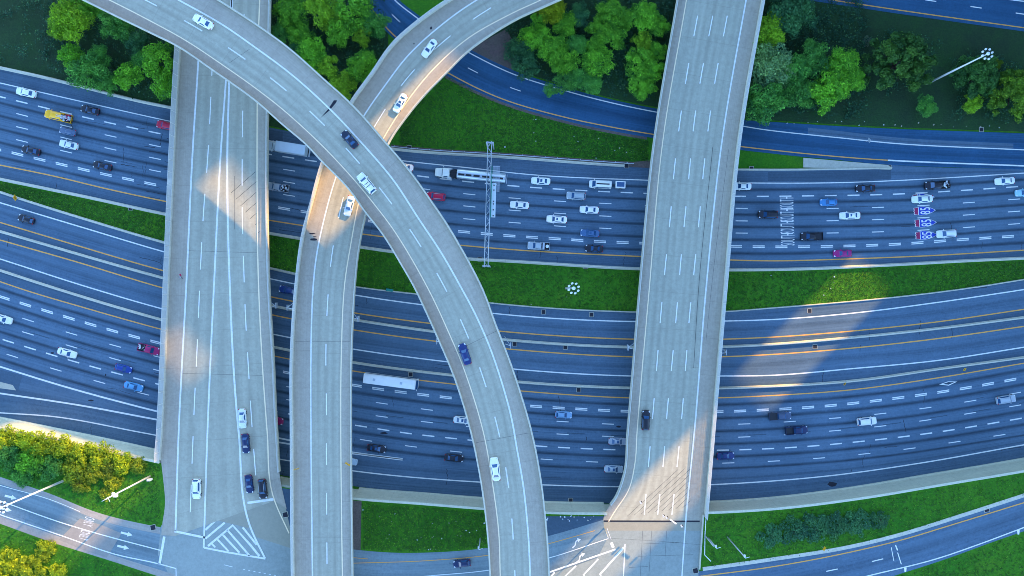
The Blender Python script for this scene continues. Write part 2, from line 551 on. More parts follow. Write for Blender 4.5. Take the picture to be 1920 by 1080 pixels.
cN = Fn((0, 361), (42, 375), (160, 412), (309, 456), (520, 507), (664, 538), (787, 553), (960, 573), (1194, 586), (1361, 585), (1440, 579), (1565, 569), (1690, 557), (1825, 540), (1920, 525))
c1w = Fn((0, 380), (150, 425), (316, 474.5), (504, 522), (664, 553), (796, 572), (960, 591), (1194, 603), (1354, 602), (1440, 599.5), (1600, 587), (1765, 566), (1920, 543))
c1y = Fn((0, 417), (140, 459), (306, 507.5), (506, 556), (661, 586), (812, 607), (960, 623), (1190, 636), (1355, 636), (1440, 632.5), (1600, 620.5), (1765, 602.5), (1920, 580))
b1 = Fn((0, 434), (305, 521), (506, 572.5), (660, 599), (820, 622.5), (960, 638), (1189, 651), (1352, 650), (1440, 646), (1600, 632.5), (1765, 615), (1920, 595))
c2y = Fn((0, 450), (140, 490), (306, 540), (506, 589.5), (660, 618), (827, 641), (960, 655), (1187, 669), (1350, 669), (1440, 665), (1600, 652.5), (1765, 634), (1920, 612))
c2w = Fn((0, 485.5), (170, 540), (304, 579), (509, 626), (659, 654), (844, 679), (964, 692), (1186, 705), (1345, 705), (1440, 704), (1600, 691), (1765, 675), (1920, 651))
b2 = Fn((0, 507), (105, 541), (301, 599), (510, 650), (659, 679), (852, 704), (971, 716), (1182, 727.5), (1349, 727.5), (1440, 724.5), (1600, 714), (1765, 691), (1920, 670))
lY = Fn((0, 528), (35, 540), (160, 577.5), (301, 617), (512, 667), (659, 695), (857, 721), (977, 733), (1181, 746), (1346, 746), (1440, 742), (1600, 730.5), (1765, 707.5), (1920, 681))
l5 = Fn((11, 559.5), (70, 578), (156, 604), (240, 628), (282, 639), (535, 698), (665, 722.5), (751, 735), (835.5, 745), (1004, 762), (1087.5, 767), (1171, 771), (1346, 772), (1426, 769), (1551, 761), (1677, 747), (1802, 729), (1920, 708))
lB = Fn((37, 595), (122.5, 622), (207.5, 646), (290, 667.5), (539, 725), (715, 756), (801, 768), (1055.5, 790.5), (1140, 795), (1394, 795), (1481, 790.5), (1565, 784), (1649, 776), (1732.5, 765.5), (1817.5, 752.5), (1902, 737.5))
lC = Fn((32, 619), (117, 644.5), (202, 669.5), (286, 692), (537, 749), (712, 780.5), (797, 791), (1051, 814), (1135.5, 818), (1390.5, 819.5), (1475, 815), (1560, 808), (1644, 800), (1729, 789), (1812.5, 776), (1897, 762))
lD = Fn((0, 635), (83, 661), (167.5, 686), (252.5, 709), (291, 719), (541, 776), (680, 799.5), (765.5, 812.5), (850, 822), (1019.5, 837), (1104, 841.5), (1147, 843), (1358, 844), (1447, 841), (1527, 836), (1611.5, 828), (1696, 818.5), (1779.5, 807), (1864, 793), (1905, 786))
lE = Fn((7.5, 662.5), (90, 688.5), (175, 713), (260, 736), (540, 797), (686, 825.5), (771, 837), (857, 847), (1027, 861.5), (1112, 866), (1367, 868), (1452, 864.5), (1537, 859), (1622, 851), (1707, 841), (1790, 829), (1875, 816))
lG = Fn((0, 687.5), (125, 726), (250, 760), (297, 772), (521, 821), (660, 848), (755, 860.5), (902, 875), (1015, 885.5), (1167, 890), (1327, 889), (1440, 884), (1565, 875), (1715, 856), (1920, 823))
lG2 = Fn((0, 737.5), (150, 760), (295, 787), (521, 829), (660, 850), (755, 862))
lW = Fn((0, 774), (100, 781), (260, 810), (292, 816), (545, 864.5), (660, 882.5), (902, 904), (1015, 909), (1167, 912.5), (1327, 909), (1440, 902.5), (1565, 891), (1715, 870), (1920, 834))
lS = Fn((0, 791), (150, 811), (291, 842), (540, 893), (660, 911), (906, 934), (1020, 942), (1150, 944), (1329, 941), (1440, 934), (1665, 911), (1815, 891), (1920, 871))
wT = Fn((-160, 776), (0, 805), (100, 825), (200, 846), (300, 868), (420, 893), (540, 915), (660, 935), (785, 945), (910, 955), (1021, 962), (1132, 964), (1230, 964), (1335, 962), (1440, 956), (1615, 935), (1765, 910), (1920, 884), (2080, 855))

tY = Fn((1560, 0), (1690, 19.5), (1920, 52))            # far road, top right
tD = Fn((1744, 1), (1826, 13), (1909, 25))
tW = Fn((1900, 0), (1920, 2.5))
kN = Fn((1305, 1072), (1440, 1053), (1600, 1027), (1690, 1005), (1790, 974), (1920, 932))   # kerb of the lower right road
kY = Fn((1317, 1080), (1440, 1064), (1600, 1034), (1690, 1012.5), (1790, 982.5), (1920, 942.5))
kW = Fn((1627, 1080), (1765, 1045), (1840, 1019), (1920, 989))
kD = Fn((1546, 1072), (1630, 1054), (1715, 1033))
kS = Fn((1675, 1080), (1777, 1047), (1865, 1015), (1920, 996))
sN = Fn((-160, 838), (0, 894), (92, 925), (180, 960), (282, 985), (400, 1002), (545, 1014), (660, 1030), (730, 1036), (805, 1036), (916, 1027), (1024, 1006), (1140, 972))
sS = Fn((-160, 926), (0, 982), (92, 1015), (215, 1054), (292, 1079), (420, 1120), (560, 1150), (1150, 1150))

rNl = [(520, -330), (690, -60), (740, 0), (780, 32), (830, 68), (880, 99), (960, 138), (1035, 163), (1135, 190), (1232, 210.5), (1389, 236), (1440, 244), (1580, 259), (1692, 270), (1920, 281), (2360, 301)]
rSl = [(475, -330), (645, -52), (703, 24), (722, 49), (742, 69), (790, 106), (839, 136), (905, 170), (960, 192), (1060, 220), (1135, 236), (1226, 252), (1387, 274.5), (1440, 280.5), (1552, 292), (1666, 300.5), (1920, 311), (2360, 329)]
rNe = [(524, -334), (694, -64), (744, -4), (784, 28), (834, 63), (884, 94), (963, 132), (1037, 157), (1136, 184), (1232, 204), (1300, 214), (1395, 225), (1440, 228), (1565, 236), (1690, 242), (1920, 250), (2360, 266)]
rSe = [(471, -326), (641, -48), (699, 28), (719, 53), (739, 73), (787, 110), (836, 141), (903, 175), (958, 197), (1059, 226), (1135, 243), (1226, 259), (1387, 281), (1440, 287), (1505, 294), (1552, 298), (1666, 309), (1920, 318), (2360, 336)]

def ZRF(c):
    t = min(1.0, max(0.0, (c[1] - 320.0) / 560.0))
    return 12.5 + 1.5 * t * t * (3 - 2 * t)

# ------------------------------------------------------------------ ground
g = MB()
g.poly([(-1500, -1500, -0.10), (1500, -1500, -0.10), (1500, 1500, -0.10), (-1500, 1500, -0.10)])
g.build('ground', M['grass'], kind='structure')

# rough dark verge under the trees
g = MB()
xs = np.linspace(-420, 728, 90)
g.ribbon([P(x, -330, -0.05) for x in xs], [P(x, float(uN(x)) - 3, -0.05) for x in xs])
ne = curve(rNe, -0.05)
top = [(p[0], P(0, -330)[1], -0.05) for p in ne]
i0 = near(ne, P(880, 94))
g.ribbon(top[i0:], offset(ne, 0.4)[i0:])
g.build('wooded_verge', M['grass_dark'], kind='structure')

def road(name, bands, x0, x1, z, mats, step=10):
    m = MB()
    for f0, f1, mi in bands:
        m.ribbon(hpts(f0, x0, x1, z, step), hpts(f1, x0, x1, z, step), mi)
    return m.build(name, [M[k] for k in mats], kind='structure')

# ------------------------------------------------------------------ northern motorway
uX = 1671
north = road('northern_motorway', [(uN, uW, 1), (uW, u1, 0), (u1, u2, 0), (u2, u3, 0), (u3, u4, 0), (u4, u5, 0), (u5, uY, 0), (uY, uS, 1)], X0, uX, 0.0, ['lane', 'shoulder'])
m = MB()
for f0, f1, mi in [(uW, u1, 0), (u1, u2, 0), (u2, u3, 0), (u3, u4, 0), (u4, u5, 0), (u5, uY, 0), (uY, uS, 1)]:
    m.ribbon(hpts(f0, uX, X1, 0.0, 10), hpts(f1, uX, X1, 0.0, 10), mi)
fS = Fn(*rSe[11:])
m.ribbon(hpts(fS, uX, X1, 0.0, 10), hpts(uW, uX, X1, 0.0, 10), 2)
m.build('motorway_merge', [M['lane'], M['shoulder'], M['cd']], kind='structure')

MK = 0.014
m = MB()
m.line(hpts(uW, X0, X1, MK), 0.25)
m.line(hpts(uY, X0, X1, MK), 0.30, 1)
DL, DP, DP2 = 3.1, 5.85, 11.72
def dash(fn, anchor, width, period, mat=0, length=DL, x0=X0, x1=X1, z=MK, dy=0):
    m.dashes(hpts(fn, x0, x1, z, 10, dy), width, length, period, P(*anchor, z), mat)
dash(u1, (1089.5, 357), 0.31, DP)
dash(u2, (1046, 377), 0.22, DP2)
dash(u3, (1047, 400), 0.22, DP2)
dash(u4, (1049, 424), 0.22, DP2)
for s in (-1.45, 1.45):
    dash(u5, (1041, 447.5), 0.25, DP, dy=s)
nm = m.build('lane_markings', [M['white'], M['yellow']], north)

# repair patches and stains on the northern shoulder
m = MB()
for x0, x1, f0, a0, f1, a1 in ((1440, 1671, uN, 3, uW, -4), (1215, 1262, uN, 4, uW, -3), (497, 530, uN, 4, uW, -2)):
    m.ribbon(hpts(f0, x0, x1, 0.006, 8, a0), hpts(f1, x0, x1, 0.006, 8, a1), 0)
m.build('shoulder_patch', M['patch_asph'], north)

# rumble strips, sealed cracks and repairs
def rumble(m, fn, dy, x0=X0, x1=X1, gaps=()):
    m.dashes(hpts(fn, x0, x1, .007, 12, dy), .42, .22, .62, P(500, 0), 0)
def cracks(m, n, fa, fb, xa, xb, seed, mat=0):
    r = random.Random(seed)
    for _ in range(n):
        x = r.uniform(xa, xb); y0_, y1_ = float(fa(x)), float(fb(x))
        y = r.uniform(y0_, y1_)
        pts = [(x, y)]
        along = r.random() < .45
        for k in range(r.randint(4, 11)):
            x += r.uniform(2, 7) if along else r.uniform(-1.6, 1.6)
            y += (fa.slope(x) * 4 + r.uniform(-.7, .7)) if along else r.uniform(1.5, 4)
            if not along and y > y1_: break
            pts.append((x, y))
        if len(pts) > 2:
            m.line(PP(pts, .009), r.uniform(.05, .13), mat)
m = MB(); rumble(m, uW, -8); rumble(m, uY, 7)
m.build('rumble_strip_markings', [M['patch_asph']], north)
m = MB(); cracks(m, 34, uW, uS, -50, 1960, 4); cracks(m, 22, uW, uY, 225, 322, 9)
m.build('crack_markings', [M['joint']], north)

# ------------------------------------------------------------------ writing painted on the road
def text_mesh(s, reading, up, wm, hm, centre, z):
    cu = bpy.data.curves.new('t', 'FONT')
    cu.body = s
    cu.offset = 0.004 if s == '85' else -0.008
    cu.space_character = 1.0 if s == '85' else 1.15
    cu.resolution_u = 4
    o = bpy.data.objects.new('t', cu)
    COL.objects.link(o)
    me = bpy.data.meshes.new_from_object(o.evaluated_get(bpy.context.evaluated_depsgraph_get()))
    bpy.data.objects.remove(o); bpy.data.curves.remove(cu)
    n = len(me.vertices)
    co = np.zeros(n * 3); me.vertices.foreach_get('co', co); co = co.reshape(-1, 3)
    lo, hi = co.min(0), co.max(0)
    X = (co[:, 0] - (lo[0] + hi[0]) / 2) / (hi[0] - lo[0]) * wm
    Y = (co[:, 1] - (lo[1] + hi[1]) / 2) / (hi[1] - lo[1]) * hm
    out = np.zeros((n, 3))
    out[:, 0] = centre[0] + X * reading[0] + Y * up[0]
    out[:, 1] = centre[1] + X * reading[1] + Y * up[1]
    out[:, 2] = z
    me.vertices.foreach_set('co', out.ravel())
    me.update()
    return me

def road_text(name, parent, s, px, ang_up, wm, hm, z, mat):
    u_ = (math.cos(ang_up), math.sin(ang_up))
    r_ = (u_[1], -u_[0])
    me = text_mesh(s, r_, u_, wm, hm, P(*px, z), z)
    me.materials.clear(); me.materials.append(mat)
    return obj(name, me, parent)

for k, (x, y) in enumerate(((1475.0, 380.3), (1475.6, 403.2), (1476.2, 426.2), (1477.0, 449.2))):
    road_text('road_lettering', north, 'SOUTH', (x, y), math.pi, 2.98, 3.6, 0.018, M['white'])

SH = [(0.4, 7.0), (-0.3, 4.6), (0.8, 2.4), (-0.6, 0.0), (0.8, -2.4), (-0.3, -4.6), (0.4, -7.0), (4, -7.0), (9.5, -8.2), (14, -8.8), (20, -8.5), (27, -7.1), (33, -5.1), (38, -2.7), (42, 0),
      (38, 2.7), (33, 5.1), (27, 7.1), (20, 8.5), (14, 8.8), (9.5, 8.2), (4, 7.0)]
for (tx, ty, fn) in ((1711.2, 371.8, u1), (1713.0, 396.3, u2), (1715.0, 419.0, u3), (1716.3, 442.0, u4)):
    sl = -0.055
    k_ = CAM_H / F_PX
    ca, sa = math.cos(sl), math.sin(sl)
    def T(p, z, s=1.0, cx=15.0):
        x_ = cx + (p[0] - cx) * s; y_ = p[1] * s
        return P(tx + x_ * ca - y_ * sa, ty + x_ * sa + y_ * ca, z)
    mm = MB()
    mm.poly([T((p[0], p[1] * .95), 0.016, .985) for p in SH], 0)
    blue = [(9.8, -7.3), (14, -7.8), (20, -7.5), (27, -6.1), (33, -4.1), (37.5, -1.9), (40, 0), (37.5, 1.9), (33, 4.1), (27, 6.1), (20, 7.5), (14, 7.8), (9.8, 7.3)]
    mm.poly([T(p, 0.022) for p in blue], 1)
    red = [(1.6, 5.9), (1.2, 4.4), (2.1, 2.4), (1.0, 0), (2.1, -2.4), (1.2, -4.4), (1.6, -5.9), (4.2, -6.1), (8.6, -7.0), (8.6, 7.0), (4.2, 6.1)]
    mm.poly([T(p, 0.022) for p in red], 2)
    sh = mm.build('route_shield', [M['white'], M['blue_paint'], M['red_paint']], north)
    c = T((22, 0.2), 0)
    q = ((c[0] / k_) + 960, 540 - c[1] / k_)
    road_text('route_number', sh, '85', q, math.pi + 0.055, 1.75, 2.6, 0.028, M['white'])

# ------------------------------------------------------------------ collector roads and southern motorway
coll = road('collector_roads', [(cN, c1w, 1), (c1w, c1y, 0), (c1y, b1, 1), (b1, c2y, 1), (c2y, c2w, 0), (c2w, b2, 1)], X0, X1, 0.0, ['cd', 'shoulder'])
m = MB()
for f, mi in ((c1w, 0), (c1y, 1), (c2y, 1), (c2w, 0)):
    m.line(hpts(f, X0, X1, MK), 0.30, mi)
m.build('lane_markings', [M['white'], M['yellow']], coll)
south = road('southern_motorway', [(b2, lY, 1), (lY, l5, 0), (l5, lB, 0), (lB, lC, 0), (lC, lD, 0), (lD, lE, 0), (lE, lG, 0), (lG, lW, 2), (lW, lS, 1)], X0, X1, 0.0, ['lane', 'shoulder', 'cd'])
m = MB()
m.line(hpts(lY, X0, X1, MK), 0.28, 1)
m.line(hpts(lW, X0, X1, MK), 0.30)
m.line(hpts(lG, X0, 755, MK), 0.42)
m.line(hpts(lG2, X0, 755, MK), 0.42)
for s in (-1.45, 1.45):
    dash(l5, (1087.5, 767), 0.26, DP, dy=s)
dash(lB, (1140, 795), 0.22, DP2)
dash(lC, (1135.5, 818), 0.22, DP2)
dash(lD, (1104, 841.5), 0.32, DP)
dash(lE, (1112, 866), 0.22, DP2)
# diamond of the car-pool lane
dm = [(1761, 721), (1778, 715), (1795, 715.5), (1779, 723)]
c = (sum(p[0] for p in dm) / 4, sum(p[1] for p in dm) / 4)
inn = [(c[0] + (p[0] - c[0]) * 0.66, c[1] + (p[1] - c[1]) * 0.62) for p in dm]
for i in range(4):
    j = (i + 1) % 4
    m.poly([P(*dm[i], MK), P(*dm[j], MK), P(*inn[j], MK), P(*inn[i], MK)], 0)
# worn ghost dashes between the lanes
for f, s, an in ((lC, -3, (740, 783)), (lC, -2, (320, 700)), (lB, 10, (1540, 797))):
    m.dashes(hpts(f, X0, X1, MK - .004, 10, s), 0.22, 4.6, DP2 * 2, P(*an), 2)
m.build('lane_markings', [M['white'], M['yellow'], M['patch_asph']], south)
m = MB()
for cx_, cy_, rx, ry in ((1560, 908, 10, 5), (1160, 800, 5, 2), (720, 812, 7, 2), (170, 751, 6, 1.6), (98, 662, 3, 2), (198, 703, 1.5, 3)):
    m.poly([P(cx_ + math.cos(t) * rx * random.uniform(.7, 1.15), cy_ + math.sin(t) * ry * random.uniform(.7, 1.15), 0.008) for t in np.linspace(0, 6.28, 13)[:-1]])
m.build('tar_patch', M['joint'], south)
m = MB()
m.poly([P(-420, 738, .006), P(-420, 600, .006), P(0, 693, .006), P(42, 704, .006), P(34, 733, .006), P(0, 729, .006)][::-1], 0)
m.poly([P(-420, 735, .010), P(-60, 706, .010), P(0, 716, .010), P(24, 722, .010), P(30, 732, .010), P(0, 728, .010)][::-1], 1)
m.build('gore_paving', [M['cd'], M['concrete']], south)
m = MB(); rumble(m, lY, -7); rumble(m, lW, 8); rumble(m, c2w, 9, 1400, 1500)
m.build('rumble_strip_markings', [M['patch_asph']], south)
m = MB(); cracks(m, 40, lY, lS, -50, 1960, 5); cracks(m, 26, cN, b2, -50, 1960, 6)
m.build('crack_markings', [M['joint']], south)
# storm inlet blocks are added with the small things

# ------------------------------------------------------------------ slip road behind the trees
RL = curve(rNl, 0.0)
ref = RL
rN_, rS_, rn_, rs_ = match(ref, curve(rNe, 0)), match(ref, curve(rSe, 0)), ref, match(ref, curve(rSl, 0))
m = MB()
m.ribbon(rN_, rn_, 1); m.ribbon(rn_, rs_, 0); m.ribbon(rs_, rS_, 1)
slip = m.build('slip_road', [M['ramp_blue'], M['ramp_blue']], kind='structure')
m = MB()
iw = near(rs_, P(1666, 300.5))
up = lambda L: [(p[0], p[1], MK) for p in L]
m.line(up(rn_), 0.26, 0)
m.line(up(rs_[:iw + 1]), 0.26, 1)
m.line(up(rs_[iw:]), 0.36, 0)
mid = [((a_[0] + b_[0]) / 2, (a_[1] + b_[1]) / 2, MK) for a_, b_ in zip(rn_, rs_)]
im = near(mid, P(1000, 190))
m.dashes(mid[:im], 0.2, 2.9, 12.0, P(889, 132), 0)
m.build('lane_markings', [M['white'], M['yellow']], slip)
m = MB()
m.ribbon([P(x, float(fS(x)) - 56 + (x - 1500) * .02, .006) for x in np.linspace(1515, 1900, 20)], [P(x, float(fS(x)) - 42 + (x - 1500) * .015, .006) for x in np.linspace(1515, 1900, 20)])
m.build('pale_patch', M['cd'], slip)

# far road in the top right corner
m = MB()
e0 = hpts(tY, 1470, X1, 0.0, 14, 7)
m.ribbon(hpts(tY, 1470, X1, 0.0, 14, -190), e0, 0)
far = m.build('far_road', M['ramp_blue'], kind='structure')
m = MB()
m.line(hpts(tY, 1470, X1, MK), 0.28, 1)
m.line(hpts(tW, 1800, X1, MK), 0.28, 0)
dash(tD, (1826, 13), 0.26, 11.8, x0=1500, length=2.9)
m.build('lane_markings', [M['white'], M['yellow']], far)

# ------------------------------------------------------------------ embankment at bridge level
m = MB()
xs = np.linspace(X0, X1, 150)
wall_top = [P(x, float(wT(x)), ZP) for x in xs]
m.ribbon(wall_top, [(p[0], -330.0, ZP) for p in wall_top])
m.build('embankment', M['grass'], kind='structure')
m = MB()
m.ribbon(hpts(sN, X0, 1140, ZP + .02, 10), hpts(sS, X0, 1140, ZP + .02, 10), 0)
street = m.build('cross_street', [M['street']], kind='structure')
m = MB()
ZK = ZP + .05
sC = Fn((-160, 884), (0, 939), (115, 980), (185, 1001), (301, 1032))
sW = Fn((-160, 910), (0, 965), (120, 1006), (215, 1039), (297, 1057), (330, 1066))
sNl = Fn((-160, 856), (0, 910), (95, 937), (180, 971), (290, 1001))
m.line(hpts(sC, X0, 301, ZK), 0.26, 0)
m.line(hpts(sW, X0, 330, ZK), 0.26, 0)
m.line(hpts(sNl, X0, 150, ZK), 0.14, 2)
m.line([P(330, 1066, ZK), P(331, 1120, ZK)], 0.2, 0)
m.line([P(308, 1006, ZK), P(299, 1058, ZK)], 0.62, 0)
def arrow(px, ang, L=3.0, z=ZK, wd=0.26, hw=0.62):
    c = P(*px, z); ca, sa = math.cos(ang), math.sin(ang)
    f = lambda x, y: (c[0] + x * ca - y * sa, c[1] + x * sa + y * ca, z)
    m.poly([f(-L / 2, -wd), f(L * .08, -wd), f(L * .08, wd), f(-L / 2, wd)], 0)
    m.poly([f(L * .08, -hw), f(L / 2, 0), f(L * .08, hw)], 0)
for px in ((237.5, 1001), (231, 1026), (20, 932), (11, 955)):
    arrow(px, -0.24)
m.line([P(420, 1059, ZK), P(436, 1063, ZK)], 0.14, 0)
m.dashes([P(448, 1066, ZK), P(548, 1085, ZK)], 0.14, 0.5, 1.3, P(448, 1066), 0)
sY2 = Fn((600, 1058), (661, 1056), (805, 1051), (916, 1041), (1026, 1020), (1115, 995))
m.line(hpts(sY2, 560, 1115, ZK), 0.16, 1)
m.line([P(655, 1045, ZK), P(690, 1048, ZK)], 0.14, 1)
sW2 = Fn((760, 1084), (802, 1080), (917, 1069), (1026, 1047), (1140, 1010))
m.line(hpts(sW2, 560, 1140, ZK), 0.2, 0)
# gore at the right-hand end of the street
m.line([P(1000, 1084, ZK), P(1027, 1074, ZK), P(1154, 1030, ZK)], 0.42, 0)
m.line([P(1170, 1026, ZK), P(1125, 1077, ZK), P(1140, 1100, ZK)], 0.5, 0)
m.line([P(1122, 1048, ZK), P(1094, 1078, ZK), P(1112, 1100, ZK)], 0.42, 0)
m.line([P(1080, 1061, ZK), P(1060, 1080, ZK), P(1072, 1100, ZK)], 0.42, 0)
m.line([P(1040, 1073, ZK), P(1022, 1095, ZK)], 0.4, 0)
m.line([P(1172, 1020, ZK), P(1168, 1100, ZK)], 0.28, 0)
for cx_, cy_ in ((1081, 1018), (1089, 1045)):
    m.line(curve([(cx_ - 8, cy_ + 9), (cx_ - 3, cy_ + 5), (cx_ - 1, cy_ - 3), (cx_ + 2, cy_ - 5)], ZK, .3), 0.3, 0)
    m.poly([P(cx_ + 1, cy_ - 9, ZK), P(cx_ + 8, cy_ - 7, ZK), P(cx_ + 3, cy_ - 1, ZK)][::-1], 0)
m.line([P(1138, 990, ZK), P(1146, 1012, ZK)], 0.12, 0)
m.line([P(1146, 1017, ZK), P(1150, 1027, ZK)], 0.75, 0)
m.build('street_markings', [M['white'], M['yellow'], M['white_thin']], street)
road_text('road_lettering', street, 'ONLY', (166.6, 978.3), -0.27, 2.3, 2.45, ZK, M['white'])
road_text('road_lettering', street, 'ONLY', (158.3, 1004.0), -0.27, 2.3, 2.45, ZK, M['white'])
# concrete shoulders of the street, and a pale patch across its lanes
m = MB()
m.ribbon(hpts(sN, X0, 300, ZP + .03, 10), hpts(sN, X0, 300, ZP + .03, 10, 13), 0)
s2 = Fn((-160, 913), (0, 968), (120, 1009), (215, 1042), (330, 1078))
m.ribbon(hpts(s2, X0, 330, ZP + .03, 10), hpts(sS, X0, 330, ZP + .03, 10), 0)
m.poly([P(110, 1012, ZP + .036), P(150, 972, ZP + .036), P(192, 985, ZP + .036), P(228, 1000, ZP + .036), P(200, 1046, ZP + .036), P(150, 1029, ZP + .036)][::-1], 0)
m.build('shoulder_and_pale_patch', M['street_edge'], street)
# bare ground beside the street
m = MB()
q = ZP + .012
m.poly([P(1024, 968, q), P(1132, 968, q), P(1132, 984, q), P(1024, 1008, q)][::-1], 0)
m.poly([P(660, 938, q), P(678, 940, q), P(676, 1034, q), P(660, 1032, q)][::-1], 1)
m.poly([P(527, 915, q), P(552, 918, q), P(552, 1018, q), P(540, 1012, q)][::-1], 0)
m.build('bare_ground', [M['patch_asph'], M['dirt']], kind='structure')
# road on the lower right
m = MB()
kS2 = Fn((1300, 1190), (1500, 1130), (1675, 1080), (1777, 1047), (1865, 1015), (1920, 996))
m.ribbon(hpts(kN, 1300, X1, ZP + .02, 12), hpts(kS2, 1300, X1, ZP + .02, 12), 0)
lower = m.build('lower_road', [M['cd']], kind='structure')
m = MB()
m.line(hpts(kY, 1300, X1, ZK), 0.26, 1)
m.line(hpts(kW, 1500, X1, ZK), 0.28, 0)
m.dashes(hpts(kD, 1500, 1660, ZK), 0.24, 2.9, 11.6, P(1630, 1054), 0)
m.line([P(1679, 1022, ZK), P(1683, 1032, ZK)], 0.3, 2)
m.line([P(1683, 1036, ZK), P(1690, 1058, ZK)], 0.22, 2)
m.line([P(1671, 1026, ZK), P(1676, 1052, ZK)], 0.16, 2)
m.build('lane_markings', [M['white'], M['yellow'], M['white_thin']], lower)
m = MB()
m.sweep(hpts(kN, 1318, X1, ZP, 12), [(0.9, -.3), (0.9, .14), (0, .14), (0, -.3)], 0)
m.build('kerb', M['concrete'], lower)
m = MB()
for x in (1697, 1909):
    y = float(kW(x))
    m.poly([P(x - 2, y + 1, ZK - .01), P(x + 3, y + 1, ZK - .01), P(x + 2, y + 9, ZK - .01), P(x - 1, y + 9, ZK - .01)][::-1], 0)
m.build('paint_tick', M['white_thin'], lower)
# gravel strip and concrete wedge north of the motorway
m = MB()
m.ribbon(hpts(uN, 733, 1225, -.03, 12, -10), hpts(uN, 733, 1225, -.03, 12, 1), 0)
ns = curve(rSe, -.03)
j0, j1 = near(ns, P(836, 141)), near(ns, P(1226, 259))
m.ribbon(ns[j0:j1], offset(ns[j0:j1], -0.7), 0)
m.poly([P(872, 96, -.03), P(950, 54, -.03), P(972, 98, -.03), P(962, 134, -.03), P(890, 100, -.03)][::-1], 0)
m.poly([P(1170, 305, -.025), P(1226, 300, -.025), P(1226, 316, -.025), P(1170, 313, -.025)][::-1], 0)
m.build('gravel_strip', M['dirt'], kind='structure')
m = MB()
m.prism([P(x, y) for x, y in ((1506, 296), (1664, 309.5), (1670, 313), (1668, 318), (1506, 314))][::-1], -.2, .15)
m.build('concrete_wedge', M['concrete'], kind='structure')
# ------------------------------------------------------------------ barriers and walls
JERSEY = [(-.32, 0), (-.30, .10), (-.16, .30), (-.11, .85), (.11, .85), (.16, .30), (.30, .10), (.32, 0)]
def barrier(name, fn, x0, x1, label, cat='barrier', width=1.0, h=1.0, dy=0, z=0.0, group=None, mat='concrete'):
    m = MB()
    m.sweep(hpts(fn, x0, x1, z, 12, dy), [(o * width, q * h) for o, q in JERSEY])
    return m.build(name, M[mat], label=label, cat=cat, group=group)
barrier('median_barrier', uS, X0, X1, 'pale concrete barrier along the grass median, south side of the northern motorway', width=1.25)
barrier('median_barrier', b1, X0, X1, 'concrete barrier between the two single lane collector roads, yellow lines on both sides', width=1.1)
barrier('median_barrier', b2, X0, X1, 'concrete barrier between the lower collector road and the southern motorway', width=1.1)
barrier('edge_barrier', uN, X0, 500, 'low pale concrete edge wall beside the wooded verge left of the wide bridge', dy=-2, width=1.3)
barrier('edge_barrier', uN, 733, 1170, 'pale concrete edge wall under the steel guardrail by the sign gantry', dy=-2, width=1.2, h=.8)
barrier('kerb_wall', cN, X0, 660, 'low pale kerb wall on the south edge of the grass median, left side', cat='kerb', dy=-1, width=1.0, h=.5)
barrier('kerb_wall', cN, 664, X1, 'thin low kerb wall on the south edge of the grass median, middle and right', cat='kerb', dy=-1, width=.55, h=.4)
barrier('kerb_wall', uN, 1383, 1672, 'pale kerb wall between grass tip and motorway shoulder, right of the straight bridge', cat='kerb', dy=-1, width=.8, h=.4)

m = MB()
rail_path = hpts(uN, 733, 1188, 0.0, 10, -6)
m.sweep(offset(rail_path, 0), [(-.06, .45), (-.06, .80), (.06, .80), (.06, .45)])
rail_o = thing('guardrail', 'steel guardrail on posts along the gravel strip by the sign gantry', 'guardrail', (rail_path[0][0], rail_path[0][1], 0))
def child_mesh(mb, name, mats, root):
    o = mb.build(name, mats, root)
    o.matrix_parent_inverse = root.matrix_basis.inverted() if False else o.matrix_parent_inverse
    o.location = tuple(-q for q in root.location)
    return o
child_mesh(m, 'rail', M['steel'], rail_o)
pm = MB(); pm.box((0, 0, .4), (.12, .16, .8))
post_me = pm.mesh('post', M['steel'])
al = arc(rail_path)
for s in np.arange(1, al[-1], 3.0):
    q = sub(rail_path, s - .01, s)[0]
    o = obj('post', post_me, rail_o)
    o.location = (q[0] - rail_path[0][0], q[1] - rail_path[0][1] + .18, 0)

# retaining wall of the embankment
WP = [(-0.3, 0), (-0.3, 7.40), (0.02, 7.40), (0.02, 8.2), (0.62, 8.2), (0.62, 7.5), (0.45, 7.5), (0.75, .85), (1.0, .5), (1.0, 0)]
for x0, x1, lab in ((X0, 300, 'concrete retaining wall with pale coping below the shrubs, left of the wide bridge'),
                    (300, 662, 'retaining wall and abutment under the wide bridge'),
                    (662, 1138, 'concrete retaining wall of square panels between curved ramp and straight bridge'),
                    (1138, 1322, 'retaining wall and abutment under the straight four lane bridge'),
                    (1322, X1, 'long curved concrete retaining wall of square panels below the green slope on the right')):
    m = MB()
    pts = [(p[0], p[1], 0.0) for p in hpts(wT, x0, x1, ZP, 10)]
    prof = WP if 'abutment' not in lab else [(-0.3, 0), (-0.3, 7.0), (0.4, 7.0), (0.4, 0)]
    m.sweep(pts, prof)
    m.build('retaining_wall', M['panel'], label=lab, cat='retaining wall')

# ------------------------------------------------------------------ bridges
fence_post = MB(); fence_post.tube((0, 0, 0), (0, 0, 1), .07, n=6)
FENCE_POST = fence_post.mesh('post', M['fence'])
PM = MB(); PM.tube((0, 0, 0), (0, 0, 1), .95, .95, 16)
COLUMN = PM.mesh('pier', M['concrete'])

